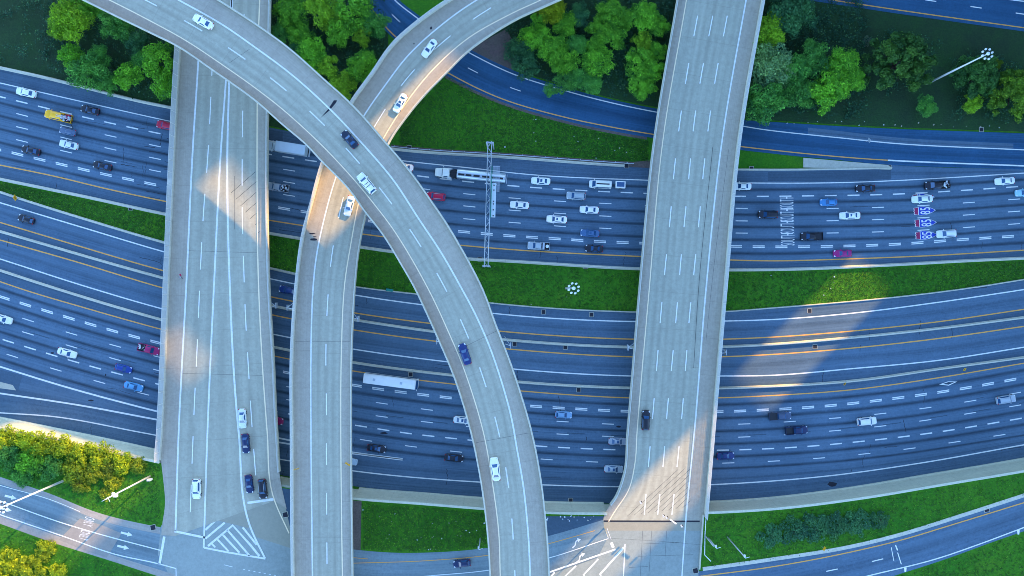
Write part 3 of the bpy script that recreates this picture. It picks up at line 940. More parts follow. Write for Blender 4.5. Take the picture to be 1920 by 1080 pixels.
def bridge(name, label, Lp, l1, l2, Rp, z, depth, fences=(), deck=('deck_edge', 'deck', 'deck_edge'), girder_to=None, parapet=(None, None), ph=.85):
    """Lp, Rp deck edges; l1, l2 edge lines; all dense 3D polylines, matched to l1"""
    root = thing(name, label, 'bridge', (l1[len(l1) // 2][0], l1[len(l1) // 2][1], 0))
    ref = l1
    A, B, C, D = match(ref, Lp), ref, match(ref, l2), match(ref, Rp)
    s = arc(ref)
    lift = lambda P_, d: [(p[0], p[1], p[2] + d) for p in P_]
    m = MB()
    for (p, q, mi) in ((A, B, 0), (B, C, 1), (C, D, 2)):
        m.ribbon(p, q, mi)
    top = child_mesh(m, 'roadway', [M[k] for k in deck], root)
    # slab edge, soffit and box girder
    k = len(ref) if girder_to is None else girder_to
    A2, D2 = A[:k], D[:k]
    m = MB()
    def lerp(t):
        return [(a_[0] + (d_[0] - a_[0]) * t, a_[1] + (d_[1] - a_[1]) * t, a_[2] + (d_[2] - a_[2]) * t) for a_, d_ in zip(A2, D2)]
    i0, i1 = lerp(.12), lerp(.88)
    m.ribbon(lift(A2, -.005), lift(A2, -.4)); m.ribbon(lift(A2, -.4), lift(i0, -.55))
    m.ribbon(lift(i0, -.55), lift(i0, -depth)); m.ribbon(lift(i0, -depth), lift(i1, -depth))
    m.ribbon(lift(i1, -depth), lift(i1, -.55)); m.ribbon(lift(i1, -.55), lift(D2, -.4)); m.ribbon(lift(D2, -.4), lift(D2, -.005))
    child_mesh(m, 'girder', M['concrete'], root)
    PR = [(-.20, -.02), (-.20, .28), (-.13, ph), (.13, ph), (.18, .28), (.18, -.38)]
    for side, E, sgn in (('l', A, -1), ('r', D, 1)):
        lim = parapet[0 if side == 'l' else 1]
        E = E[:lim] if lim else E
        nrm = sgn * (1 if (D[0][0] - A[0][0]) * (ref[1][1] - ref[0][1]) - (D[0][1] - A[0][1]) * (ref[1][0] - ref[0][0]) < 0 else -1)
        inner = offset(E, .20 * nrm)
        m = MB(); m.sweep(inner, [(o * nrm * -1, h) for o, h in PR])
        child_mesh(m, 'parapet', M['concrete'], root)
        for fs, h, rails in fences:
            if fs == side:
                base = [(p[0], p[1], p[2] + ph) for p in offset(E, .12 * nrm)]
                m = MB()
                for r_ in np.linspace(.12, h, rails):
                    m.sweep(lift(base, r_), [(-.035, -.035), (-.035, .035), (.035, .035), (.035, -.035)], caps=False)
                if h > 1.5:
                    m.ribbon(lift(base, .1), lift(base, h - .05), 1)
                f = child_mesh(m, 'fence', [M['fence'], M['mesh_panel']], root)
                L = arc(base)
                for s_ in np.arange(1.2, L[-1] - .5, 3.0):
                    q = sub(base, s_ - .01, s_)[0]
                    o = obj('post', FENCE_POST, f)
                    o.location = q; o.scale = (1, 1, h)
    return root, (A, B, C, D)

def piers(root, spots, z, r=1.0):
    for x, y in spots:
        o = obj('pier', COLUMN, root)
        c = P(x, y, z)
        o.location = (c[0] - root.location[0], c[1] - root.location[1], 0)
        o.scale = (r, r, z - 1.2)

# wide bridge on the left
LBW = Fn((-60, 349), (0, 346), (92, 340), (270, 330), (540, 318), (810, 306), (868, 302.5), (890, 305), (950, 309), (985, 304), (1010, 302))
LBw = Fn((-60, 380), (0, 377), (110, 372), (270, 362), (540, 349), (810, 335), (996, 329))
LBA = Fn((-60, 438), (145, 424), (270, 415), (540, 401), (810, 389), (1027, 382))
LBB = Fn((0, 435), (148, 430), (270, 426.5), (540, 431), (810, 447.5), (995, 472), (1047, 497))
LBe = Fn((-60, 490), (0, 487), (50, 485), (270, 482), (540, 485), (810, 501), (930, 512), (1007, 545))
LBE = Fn((-60, 508), (0, 506), (60, 505), (270, 501), (540, 504.5), (665, 512), (810, 519), (910, 527.5), (935, 533), (1000, 549))
d1 = Fn((-60, 407), (100, 399), (302, 389), (392, 382), (480, 377), (571, 373), (665, 369), (757, 364.5), (845, 361), (952, 357))
d2 = Fn((-60, 459), (215, 455), (322, 454), (415, 454.5), (501, 457), (597, 460.5), (685, 465.5), (777, 471), (860, 477), (925, 482))
y0b, y1b = -340, 1005
st = 6
Lp, l1, l2, Rp = [vpts(f, y0b, y1b, ZB, st) for f in (LBW, LBw, LBe, LBE)]
kk = lambda y: int((y - y0b) / (y1b - y0b) * (len(l1) - 1))
BL, (A, B, C, D) = bridge('wide_bridge', 'wide pale concrete bridge with hatched paint at its lower end, fence on the left side', Lp, l1, l2, Rp, ZB, 1.7,
    fences=(('l', 2.7, 9), ('r', .8, 4)), girder_to=kk(905), parapet=(kk(868), kk(912)))
def shift_mesh(mb, name, mats, root):
    return child_mesh(mb, name, mats, root)
zb = ZB + MK
m = MB()
m.line(vpts(LBw, y0b, 996, zb, 8), 0.42, 0)
m.line(vpts(LBA, y0b, 1027, zb, 8), 0.42, 0)
m.line(vpts(LBB, y0b, 1047, zb, 8), 0.46, 0)
m.line(vpts(LBe, y0b, 1000, zb, 8), 0.30, 1)
m.dashes(vpts(d1, y0b, 970, zb, 8), 0.22, 6.8, 12.05, P(377, 480, zb), 2)
m.dashes(vpts(d2, y0b, 935, zb, 8), 0.22, 6.6, 12.0, P(454.5, 415, zb), 2)
m.line([P(327, 996, zb), P(384, 1008, zb)], 0.55, 0)
m.line([P(464, 943, zb), P(513, 936, zb)], 0.6, 0)
child_mesh(m, 'lane_markings', [M['white'], M['pale_yellow'], M['white_thin']], BL)
m = MB()
m.dashes(vpts(LBA, 150, 1000, zb + .02, 8, 4), 0.16, 0.16, 3.6, P(404, 480, zb), 0)
m.dashes(vpts(LBB, 150, 960, zb + .02, 8, -3), 0.16, 0.16, 3.6, P(430, 480, zb), 0)
child_mesh(m, 'road_stud', [M['white']], BL)
# joints, stains and saw cuts in the deck
zj = ZB + .008
for y in (470, 700):
    m = MB(); m.line([P(float(LBw(y)), y, zj), P(float(LBe(y)) , y + 4, zj)], .05, 0)
    child_mesh(m, 'expansion_joint', [M['joint']], BL)
m = MB()
for k in range(7):
    x = 433 + k * 9
    m.line([P(x, 362 + k * 12, zj), P(min(x + 46, 481), 362 + k * 12 - 40 * min(1, (481 - x) / 46), zj)], .09, 0)
child_mesh(m, 'saw_cut_lines', [M['joint']], BL)
m = MB(); m.line([P(440, 330, zj), P(440, 430, zj)], .07, 0)
child_mesh(m, 'deck_crack', [M['joint']], BL)
piers(BL, ((350, 415), (400, 415), (450, 415), (345, 520), (400, 522), (460, 525), (335, 640), (400, 640), (470, 642)), ZB)

# landing of the wide bridge: darker paving with the hatched gore
m = MB()
q = ZP + .028
m.poly([P(302, 985, q), P(383, 985, q), P(472, 1000, q), P(548, 1012, q), P(552, 1100, q), P(330, 1100, q), P(296, 1040, q)][::-1], 0)
q = ZP + .034
m.poly([P(384, 955, q + .001), P(440, 945, q + .001), P(520, 925, q + .001), P(531, 935, q + .001), P(548, 1008, q + .001), P(470, 1000, q + .001), P(384, 1000, q + .001)][::-1], 1)
m.poly([P(440, 900, q + .004), P(526, 900, q + .004), P(531, 930, q + .004), P(548, 1008, q + .004), P(552, 1030, q + .004), P(470, 1004, q + .004)][::-1], 1)
land = m.build('street_landing', [M['landing'], M['deck']], kind='structure')
m = MB()
zz = ZP + .06
m.poly([P(384, 970, zz - .02), P(474, 992, zz - .02), P(499, 1049, zz - .02), P(382, 1028, zz - .02)][::-1], 1)
H = lambda *p: [P(x / 4, 810 + y / 4, zz) for x, y in p]
m.line(H((1530, 868), (1720, 905), (1990, 950)), .45, 0)
m.line(H((1540, 735), (1615, 665)), .5, 0)
m.line(H((1540, 800), (1685, 680)), .5, 0)
m.line(H((1560, 855), (1745, 700), (1880, 850), (1945, 930)), .55, 0)
m.line(H((1705, 735), (1872, 928)), .5, 0)
m.line(H((1670, 770), (1795, 905)), .5, 0)
m.line(H((1630, 805), (1715, 895)), .45, 0)
m.line(H((1590, 840), (1615, 865)), .4, 0)
m.line(H((1820, 715), (1925, 845)), .5, 0)
m.build('gore_markings', [M['white'], M['landing']], land)

# straight four-lane bridge on the right
RBW = Fn((-60, 1281), (0, 1271), (270, 1226.5), (540, 1200), (810, 1177.5), (892, 1170), (930, 1156), (965, 1133), (985, 1130))
RBw = Fn((-60, 1297), (0, 1287), (270, 1242), (540, 1217.5), (810, 1194.5), (872, 1190), (922, 1177), (960, 1152), (985, 1137))
RBe = Fn((-60, 1410), (0, 1399), (270, 1353), (540, 1324), (810, 1302), (962, 1287), (1120, 1276))
RBE = Fn((-60, 1438), (0, 1427), (270, 1381), (540, 1356), (810, 1333), (962, 1320), (985, 1318))
e1 = Fn((46, 1305), (139, 1288), (227, 1275), (317, 1264.5), (405, 1257), (499, 1247.5), (585, 1239.5), (674, 1232.5), (766, 1225), (860, 1217), (936, 1210.5))
e2 = Fn((50, 1332.5), (141, 1315), (222, 1302.5), (317, 1293), (410, 1284), (495, 1276), (581, 1269), (681, 1260), (771, 1251), (865, 1244), (939, 1236))
e3 = Fn((54, 1359), (144, 1342), (225, 1330), (317, 1319.5), (410, 1311), (497, 1302.5), (591, 1293), (682, 1286), (774, 1279), (860, 1271), (935, 1263))
y0b, y1b = -340, 978
Lp, l1, l2, Rp = [vpts(f, y0b, y1b, ZB, st) for f in (RBW, RBw, RBe, RBE)]
kk = lambda y: int((y - y0b) / (y1b - y0b) * (len(l1) - 1))
BR, _ = bridge('straight_bridge', 'straight pale concrete bridge with four lanes and three rows of white dashes', Lp, l1, l2, Rp, ZB, 1.7,
    fences=(('l', .7, 3), ('r', 2.5, 8)), deck=('deck_edge', 'deck_four', 'deck_edge'), girder_to=kk(958), parapet=(kk(962), kk(962)))
m = MB()
m.line(vpts(RBw, y0b, 978, zb, 8), 0.26, 1)
m.line(vpts(RBe, y0b, 978, zb, 8), 0.36, 0)
for f, an in ((e1, (1264.5, 317)), (e2, (1293, 317)), (e3, (1319.5, 317))):
    m.dashes(vpts(f, y0b, 965, zb, 8), 0.24, 5.2, 11.95, P(*an, zb), 2)
child_mesh(m, 'lane_markings', [M['white'], M['pale_yellow'], M['white_thin']], BR)
g1 = Fn((270, 1337), (540, 1310), (700, 1300))
g2 = Fn((100, 1390), (540, 1334), (900, 1300))
for pts, wd in ((vpts(g1, 275, 690, zj, 10), .09), (vpts(g2, 280, 640, zj, 10), .05)):
    m = MB(); m.line(pts, wd, 0)
    child_mesh(m, 'construction_joint', [M['joint']], BR)
m = MB()
for k in range(9):
    x = 1176 + k * 13
    l_ = min(95, 1294 - x)
    m.line([P(x, 968 - k * 2, zj), P(x + l_, 968 - k * 2 - l_ * .92, zj)], .07, 0)
child_mesh(m, 'saw_cut_lines', [M['joint']], BR)
m = MB(); m.line([P(1132, 977, zj), P(1312, 977.5, zj)], .36, 0)
child_mesh(m, 'expansion_joint', [M['joint']], BR)
piers(BR, ((1215, 545), (1270, 545), (1330, 545), (1210, 655), (1265, 655), (1320, 655), (1205, 728), (1260, 728), (1315, 728)), ZB)
# its landing
m = MB()
q = ZP + .024
m.poly([P(1131, 977, q), P(1318, 977, q), P(1316, 995, q), P(1134, 995, q)][::-1], 0)
m.poly([P(1134, 995, q), P(1316, 995, q), P(1310, 1067, q), P(1306, 1140, q), P(1172, 1140, q), P(1172, 1018, q), P(1140, 1010, q)][::-1], 1)
m.poly([P(1172, 1018, q + .005), P(1172, 1140, q + .005), P(980, 1140, q + .005), P(990, 1092, q + .005), P(1120, 1046, q + .005), P(1140, 1008, q + .005)], 1)
land2 = m.build('bridge_landing', [M['deck'], M['landing']], kind='structure')
m = MB()
m.line(vpts(RBe, 978, 1110, q + .02, 8), .3, 0)
for a_, b_ in (((1205, 995), (1200, 1090)), ((1222, 995), (1216, 1090)), ((1250, 995), (1247, 1045)), ((1206, 1020), (1288, 1016)), ((1196, 1043), (1300, 1040)), ((1180, 1064), (1215, 1062))):
    m.line([P(*a_, q + .01), P(*b_, q + .01)], .05, 1)
m.build('landing_markings', [M['white'], M['joint']], land2)
m = MB()
m.sweep(PP([(1317, 964), (1314, 1010), (1310, 1066)], ZP), [(0, -.1), (0, .7), (.25, .7), (.25, -.1)])
m.build('parapet_wall', M['concrete'], label='low wall continuing the right edge of the straight bridge beside the grass', cat='wall')

# curved ramp
WL = [(1095, -92), (990, -50), (894, 0), (830, 45), (767, 102), (722, 160), (680, 221), (652, 276), (631, 329), (615, 382), (595, 470), (587, 540), (583, 665), (583, 810), (586, 1080), (588, 1170), (590, 1400)]
WE = [(1062, -102), (955, -55), (851, 0), (790, 42), (738, 88), (700, 142), (662, 195), (633, 248), (609, 305), (588, 380), (571, 445), (559, 540), (551, 665), (551, 810), (553, 1080), (555, 1170), (557, 1400)]
EE = [(1205, -60), (1120, -30), (1015, 14), (958, 41), (880, 93), (837, 135), (792, 181), (757, 224), (730, 264), (703, 330), (685, 400), (672, 465), (664, 540), (658, 665), (657, 810), (660, 1080), (662, 1170), (664, 1400)]
EL = [(1197, -76), (1110, -48), (1014, 0), (960, 25), (880, 70), (817, 125), (767, 185), (717, 263), (690, 322), (672, 382), (660, 445), (646, 535), (640, 665), (639, 810), (642, 1080), (644, 1170), (646, 1400)]
DC = [(1090, -72), (985, -22), (890, 34), (821, 87), (759, 152), (709, 226), (662, 310), (638, 395), (622, 480), (614, 571), (611, 665), (612, 755), (612, 847), (612.5, 945), (613, 1039), (614, 1150), (616, 1400)]
RMP, (A, B, C, D) = bridge('curved_ramp', 'two lane concrete ramp bending like an S, passing under the big flyover', curve(WE, ZRF), curve(WL, ZRF), curve(EL, ZRF), curve(EE, ZRF), ZR, 1.6, deck=('deck_edge', 'deck_two', 'deck_edge'),
    fences=(('l', 2.0, 7),))
zr = lambda c: ZRF(c) + MK
m = MB()
m.line(curve(WL, zr), 0.34, 0)
m.line(curve(EL, zr), 0.26, 1)
m.dashes(curve(DC, zr), 0.22, 5.2, 11.9, P(622, 480, ZRF((622, 480))), 2)
child_mesh(m, 'lane_markings', [M['white'], M['pale_yellow'], M['white_thin']], RMP)
zj2 = lambda x, y: P(x, y, ZRF((x, y)) + .008)
for y, x0, x1 in ((1007, 556, 656), (640, 553, 656)):
    m = MB(); m.line([zj2(x0, y), zj2(x1, y)], .05, 0)
    child_mesh(m, 'expansion_joint', [M['joint']], RMP)
for x, y, rx, ry in ((808, 53, 2.6, 3.2), (812, 60, 1, 3), (776, 82, 2, 1.2), (585, 438, 7, 1.3), (588, 449, 9, 2), (590, 444, 4, .9)):
    m = MB(); m.poly([zj2(x + math.cos(t) * rx * random.uniform(.6, 1.2), y + math.sin(t) * ry * random.uniform(.6, 1.2)) for t in np.linspace(0, 6.28, 10)[:-1]], 0)
    child_mesh(m, 'oil_stain', [M['joint']], RMP)
for q in ((612, 500), (606, 640), (604, 915)):
    piers(RMP, (q,), ZRF(q), 1.3)

# high flyover
FL = [(-160, -140), (20, -66), (90, -33), (160, 0), (225, 32), (287, 62), (337, 87), (400, 130), (480, 187), (530, 231), (577, 271), (602, 298), (655, 352), (685, 394), (720, 439), (755, 496), (780, 540), (817, 620), (855, 710), (885, 810), (905, 910), (917, 1010), (921, 1080), (925, 1170), (928, 1400)]
FR = [(40, -180), (240, -90), (330, -43), (405, 0), (440, 22), (480, 48), (542, 93), (605, 149), (662, 201), (723, 270), (767, 322), (805, 375), (842, 430), (902, 540), (927, 607), (960, 694), (995, 810), (1013, 905), (1024, 1010), (1028, 1080), (1031, 1170), (1036, 1400)]
FW = [(-30, -178), (165, -88), (255, -44), (335, 0), (415, 45), (480, 90), (547, 140), (620, 206), (680, 270), (737, 337), (785, 410), (828, 475), (865, 540), (895, 597), (925, 669), (957, 775), (969, 840), (982, 917), (991, 1010), (994, 1080), (997, 1170), (1002, 1400)]
FY = [(-130, -152), (50, -75), (120, -40), (205, 0), (287, 42), (350, 77), (425, 127), (480, 166), (530, 205), (598, 267), (655, 327), (697, 377), (742, 437), (802, 540), (842, 625), (871, 695), (905, 805), (922, 897), (935, 997), (938, 1080), (941, 1170), (945, 1400)]
FD = [(-80, -165), (110, -80), (200, -36), (290, 9), (369, 52), (451, 105), (526, 161), (595, 222), (664, 295), (723, 367), (777.5, 444), (829, 530), (870, 614), (902, 697), (930, 790), (949, 882), (959, 965), (965, 1067), (968, 1160), (973, 1400)]
FLY, _ = bridge('high_flyover', 'high curved two lane concrete flyover sweeping from top left to bottom middle', curve(FL, ZF), curve(FY, ZF), curve(FW, ZF), curve(FR, ZF), ZF, 2.2, deck=('deck_brown', 'deck_two', 'deck_edge'), ph=1.0)
zf = ZF + MK
m = MB()
m.line(curve(FW, zf), 0.36, 0)
m.line(curve(FY, zf), 0.24, 1)
m.dashes(curve(FD, zf), 0.26, 4.7, 11.6, P(723, 367, zf), 0)
child_mesh(m, 'lane_markings', [M['white'], M['pale_yellow']], FLY)
zj3 = ZF + .008
m = MB(); m.poly([P(x, y, zj3) for x, y in ((632, 188), (626, 188), (615, 205), (601, 221), (617, 208), (630, 193))][::-1], 0)  # dark wedge painted on the deck in place of a cast shadow
child_mesh(m, 'painted_shadow', [M['joint']], FLY)
for a_, b_ in (((851, 660), (936, 618)), ((893, 830), (990, 812)), ((430, 118), (468, 92))):
    m = MB(); m.line([P(*a_, zj3), P(*b_, zj3)], .05, 0)
    child_mesh(m, 'expansion_joint', [M['joint']], FLY)
piers(FLY, ((250, -10), (840, 560), (905, 740), (960, 950)), ZF, 1.5)
# ------------------------------------------------------------------ unseen blocks added up-sun, beyond the top right; gaps shaped for the sun patches
def sun_blocker(label, blocks):
    """blocks: (T0, T1, h0, h1, S0, depth) in sun-aligned plan coordinates"""
    q = math.sqrt(.5)
    T0 = sum(b[0] + b[1] for b in blocks) / 2 / len(blocks)
    root = thing('shade_block', label, 'office tower', (q * (210 + T0), q * (210 - T0), 0))  # added unseen shade block, not a real office tower
    for t0, t1, h0, h1, s0, dp in blocks:
        m = MB()
        tc, sc = (t0 + t1) / 2, s0 + dp / 2
        m.box((q * (sc + tc), q * (sc - tc), (h0 + h1) / 2), (t1 - t0, dp, h1 - h0), -math.pi / 4)
        child_mesh(m, 'wall', M['sun_blocker'], root)
    return root
sun_blocker('tall unseen shade block, north-west end of the row beyond the frame', [(-190, -73, 0, 185, 200, 22)])
sun_blocker('unseen shade block with a slot that lets sun through, beyond the frame', [(-73, -52, 0, 104.8, 200, 4), (-73, -52, 109.6, 134, 200, 3), (-73, -65, 134, 185, 200, 3)])
sun_blocker('low unseen shade block with floating slabs above it, beyond the frame', [(-52, -39.5, 0, 85.3, 200, 22), (-52, -39.5, 109.5, 121.0, 200, 3), (-52, -39.5, 123.9, 134, 200, 3)])
sun_blocker('broad unseen shade block in the middle of the row beyond the frame', [(-39.5, -29, 0, 134, 200, 22), (-29, 56.5, 0, 185, 200, 22), (-60, -37.5, 141.5, 147.5, 200, 3)])
sun_blocker('low unseen shade block in the gap of the row beyond the frame', [(56.5, 69.5, 0, 56, 200, 22), (56.5, 69.5, 75.5, 85, 200, 3)])
sun_blocker('tall unseen shade block, south-east end of the row beyond the frame', [(69.5, 190, 0, 185, 200, 22)])

# ------------------------------------------------------------------ vehicles
def ring(x, w_, z0, z1):
    return [(x, -.84 * w_, z0), (x, -w_, z0 + .16), (x, -w_, z0 + .6 * (z1 - z0)), (x, -.95 * w_, z1 - .05), (x, -.78 * w_, z1 + .01), (x, -.3 * w_, z1 + .03),
            (x, .3 * w_, z1 + .03), (x, .78 * w_, z1 + .01), (x, .95 * w_, z1 - .05), (x, w_, z0 + .6 * (z1 - z0)), (x, w_, z0 + .16), (x, .84 * w_, z0)]

def body_mesh(st, cab=None, extra=None):
    m = MB()
    m.loft([ring(*s) for s in st], 0)
    if cab:
        cabin(m, *cab)
    if extra:
        extra(m)
    return m.mesh('body', [M['paint'], M['black']])

def cabin(m, xf, xfr, xrr, xr, wb, wr, zb, zr):
    zb_ = zb - .10
    lo = [(xf, -.86 * wb, zb_), (xf - .25, -wb, zb_), (xr + .25, -wb, zb_), (xr, -.84 * wb, zb_), (xr, .84 * wb, zb_), (xr + .25, wb, zb_), (xf - .25, wb, zb_), (xf, .86 * wb, zb_)]
    hi = [(xfr, -.84 * wr, zr), (xfr - .22, -wr, zr - .02), (xrr + .2, -wr, zr - .02), (xrr, -.84 * wr, zr - .01), (xrr, .84 * wr, zr - .01), (xrr + .2, wr, zr - .02), (xfr - .22, wr, zr - .02), (xfr, .84 * wr, zr)]
    b = len(m.v)
    m.v += lo + hi
    for i in range(8):
        j = (i + 1) % 8
        m.face((b + j, b + i, b + 8 + i, b + 8 + j), 0, None, False)
    c = len(m.v)
    m.v += [(xfr - .1, 0, zr + .035), (xrr + .15, 0, zr + .03)]
    m.face((b + 8, b + 15, c), 0); m.face((b + 11, c + 1, b + 12), 0)
    m.face((b + 8, c, b + 9), 0, None, True); m.face((b + 9, c, c + 1, b + 10), 0, None, True); m.face((b + 10, c + 1, b + 11), 0, None, True)
    m.face((b + 15, b + 14, c), 0, None, True); m.face((b + 14, b + 13, c + 1, c), 0, None, True); m.face((b + 13, b + 12, c + 1), 0, None, True)

def glass_quad(pts, inset=.07, out=.014, mat=None, name='window'):
    p = [Vector(q) for q in pts]
    n_ = (p[1] - p[0]).cross(p[3] - p[0]).normalized()
    c = sum(p, Vector()) / 4
    if n_.dot(c - Vector((0, 0, .6))) < 0:
        n_ = -n_
    m = MB()
    m.poly([tuple(c + (q - c) * (1 - inset) + n_ * out) for q in p])
    return m.mesh(name, mat or M['glass'])

def cab_glass(xf, xfr, xrr, xr, wb, wr, zb, zr, rear=True, split=True):
    parts = []
    parts.append(('windscreen', glass_quad([(xf - .02, -.86 * wb, zb - .05), (xf - .02, .86 * wb, zb - .05), (xfr, .84 * wr, zr), (xfr, -.84 * wr, zr)], .04), (0, 0, 0)))
    if rear:
        parts.append(('rear_window', glass_quad([(xr + .03, -.80 * wb, zb), (xr + .03, .80 * wb, zb), (xrr, .80 * wr, zr), (xrr, -.80 * wr, zr)], .06), (0, 0, 0)))
    for sg in (-1, 1):
        a_, b_ = (xf - .42, sg * wb, zb), (xr + .42, sg * wb, zb)
        c_, d_ = (xrr + .30, sg * wr, zr - .05), (xfr - .30, sg * wr, zr - .05)
        parts.append(('side_window', glass_quad([a_, b_, c_, d_], .07, .012), (0, 0, 0)))
    return parts

def wheel_mesh(r, wd):
    m = MB()
    m.tube((0, -wd / 2, 0), (0, wd / 2, 0), r, r, 14, 0)
    for s in (-1, 1):
        m.tube((0, s * wd / 2, 0), (0, s * (wd / 2 + .012), 0), r * .64, r * .6, 12, 1)
    return m.mesh('wheel', [M['tyre'], M['rim']])
WHEEL = wheel_mesh(.33, .22); WHEEL_B = wheel_mesh(.40, .27); WHEEL_T = wheel_mesh(.52, .30)
def box_mesh(name, c, s, mat, taper=1.0, rz=0):
    m = MB(); m.box(c, s, rz, 0, taper); return m.mesh(name, mat)
MIRROR = box_mesh('mirror', (0, 0, 0), (.16, .24, .14), M['paint'])
def lamps(L, w_, zf_, zr_, sx=.30, sy=.36):
    out = []
    for s in (-1, 1):
        m = MB(); m.loft([ring2(L / 2 - .52, s * (w_ - .14), .04, zf_ + .06), ring2(L / 2 - .30, s * (w_ - .24), .15, zf_ + .02), ring2(L / 2 - .12, s * (w_ - .38), .17, zf_ - .06)], 0)
        out.append(('headlight', m.mesh('headlight', M['lamp']), (0, 0, 0)))
        m = MB(); m.box((-L / 2 + .14, s * (w_ - .24), zr_), (.20, .34, .13))
        out.append(('taillight', m.mesh('taillight', M['tail']), (0, 0, 0)))
    return out
def ring2(x, y, h, z):
    return [(x, y - h, z - .05), (x, y - h, z + .035), (x, y + h, z + .035), (x, y + h, z - .05)]
def wheels(xf, xr, y, me=WHEEL, r=.33, rows=None):
    return [('wheel', me, (x, s * y, r)) for x in (rows or (xf, xr)) for s in (-1, 1)]
def mirrors(x, y, z):
    return [('mirror', MIRROR, (x, s * y, z)) for s in (-1, 1)]

KINDS = {}
def sedan(L=4.9, w_=.93, h=1.45, hatch=False):
    st = [(L / 2, .58 * w_, .32, .60), (L / 2 - .05, .74 * w_, .26, .68), (L / 2 - .16, .86 * w_, .22, .72), (L / 2 - .42, .95 * w_, .20, .76), (L / 2 - .95, 1.0 * w_, .19, .86), (L / 2 - 1.5, w_, .19, .94), (0, w_, .19, .96),
          (-L / 2 + 1.2, w_, .19, .98), (-L / 2 + .62, .97 * w_, .20, 1.0), (-L / 2 + .25, .90 * w_, .24, .98), (-L / 2 + .08, .80 * w_, .28, .93), (-L / 2, .62 * w_, .34, .86)]
    if hatch:
        cb = (L / 2 - 1.35, L / 2 - 2.05, -L / 2 + .72, -L / 2 + .22, .84 * w_, .66 * w_, .95, h)
    else:
        cb = (L / 2 - 1.40, L / 2 - 2.10, -L / 2 + 1.48, -L / 2 + .80, .84 * w_, .64 * w_, .96, h)
    return [('body', body_mesh(st, cb), (0, 0, 0))] + cab_glass(*cb) + wheels(L / 2 - .92, -L / 2 + 1.05, w_ - .09) + lamps(L, w_, .74, .90) + mirrors(L / 2 - 1.75, w_ + .10, .98)
KINDS['sedan'] = sedan()
KINDS['long_sedan'] = sedan(5.25, .96, 1.47)
KINDS['hatchback'] = sedan(4.35, .90, 1.50, True)
KINDS['coupe'] = sedan(4.6, .93, 1.34)
KINDS['sunroof_sedan'] = KINDS['sedan'] + [('sunroof', box_mesh('sunroof', (-.10, 0, 1.475), (.55, .72, .03), M['glass']), (0, 0, 0))]
KINDS['long_sunroof_sedan'] = KINDS['long_sedan'] + [('sunroof', box_mesh('sunroof', (-.05, 0, 1.495), (.42, .62, .03), M['glass']), (0, 0, 0))]
def suv(L=4.9, w_=.99, h=1.76):
    st = [(L / 2, .62 * w_, .40, .74), (L / 2 - .05, .80 * w_, .32, .86), (L / 2 - .2, .92 * w_, .26, .94), (L / 2 - .6, w_, .24, .99), (L / 2 - 1.3, w_, .24, 1.05), (0, w_, .24, 1.07), (-L / 2 + .6, w_, .24, 1.08), (-L / 2 + .15, .94 * w_, .28, 1.06), (-L / 2, .84 * w_, .36, 1.0)]
    cb = (L / 2 - 1.25, L / 2 - 1.95, -L / 2 + .42, -L / 2 + .10, .88 * w_, .72 * w_, 1.06, h)
    return [('body', body_mesh(st, cb), (0, 0, 0))] + cab_glass(*cb) + wheels(L / 2 - .95, -L / 2 + 1.0, w_ - .10, WHEEL_B, .39) + lamps(L, w_, .93, 1.02) + mirrors(L / 2 - 1.6, w_ + .11, 1.12)
KINDS['suv'] = suv()
def racks(L, w_, z, mat='steel', n=2):
    return [('roof_rail', box_mesh('roof_rail', (-.45, s * w_, z), (L, .06, .06), M[mat]), (0, 0, 0)) for s in (-1, 1)]
KINDS['rail_suv'] = KINDS['suv'] + racks(2.0, .62, 1.80)
KINDS['bar_suv'] = suv(5.0) + [('roof_bar', box_mesh('roof_bar', (x, 0, 1.82), (.06, 1.25, .05), M['black']), (0, 0, 0)) for x in (-.1, -.75)]
KINDS['long_suv'] = suv(5.4, 1.02, 1.88) + racks(2.3, .66, 1.92)
def pickup(L=5.7, w_=1.0, h=1.82, bedcover=None):
    xc = -L / 2 + 2.05
    st = [(L / 2, .64 * w_, .42, .82), (L / 2 - .06, .82 * w_, .34, .94), (L / 2 - .2, .94 * w_, .28, 1.0), (L / 2 - .6, w_, .26, 1.05), (L / 2 - 1.4, w_, .26, 1.10), (xc, w_, .26, 1.12)]
    cb = (L / 2 - 1.35, L / 2 - 2.0, xc + .18, xc + .02, .88 * w_, .74 * w_, 1.11, h)
    def bed(m):
        x0, x1 = -L / 2, xc
        xm, ln = (x0 + x1) / 2, x1 - x0
        m.box((xm, 0, .60), (ln, 2 * w_ - .16, .30), 0, 1)
        for s in (-1, 1):
            m.box((xm, s * (w_ - .045), .72), (ln, .085, .80), 0, 0)
        m.box((x0 + .04, 0, .72), (.075, 2 * w_ - .19, .76), 0, 0)
    b = [('body', body_mesh(st, cb), (0, 0, 0))]
    mb = MB(); bed(mb)
    b += [('bed', mb.mesh('bed', [M['paint'], M['black']]), (0, 0, 0))]
    b += cab_glass(*cb) + wheels(L / 2 - 1.0, -L / 2 + 1.15, w_ - .12, WHEEL_B, .40) + mirrors(L / 2 - 1.75, w_ + .13, 1.2)
    b += lamps(L, w_, .98, .95)[0::2]
    return b
KINDS['pickup'] = pickup()
KINDS['long_pickup'] = pickup(6.3, 1.03, 1.9)
KINDS['work_pickup'] = pickup(7.0, 1.08, 2.0)
KINDS['covered_pickup'] = KINDS['pickup'] + [('bed_cover', box_mesh('bed_cover', (-1.82, 0, 1.145), (1.98, 1.86, .05), M['black']), (0, 0, 0))]
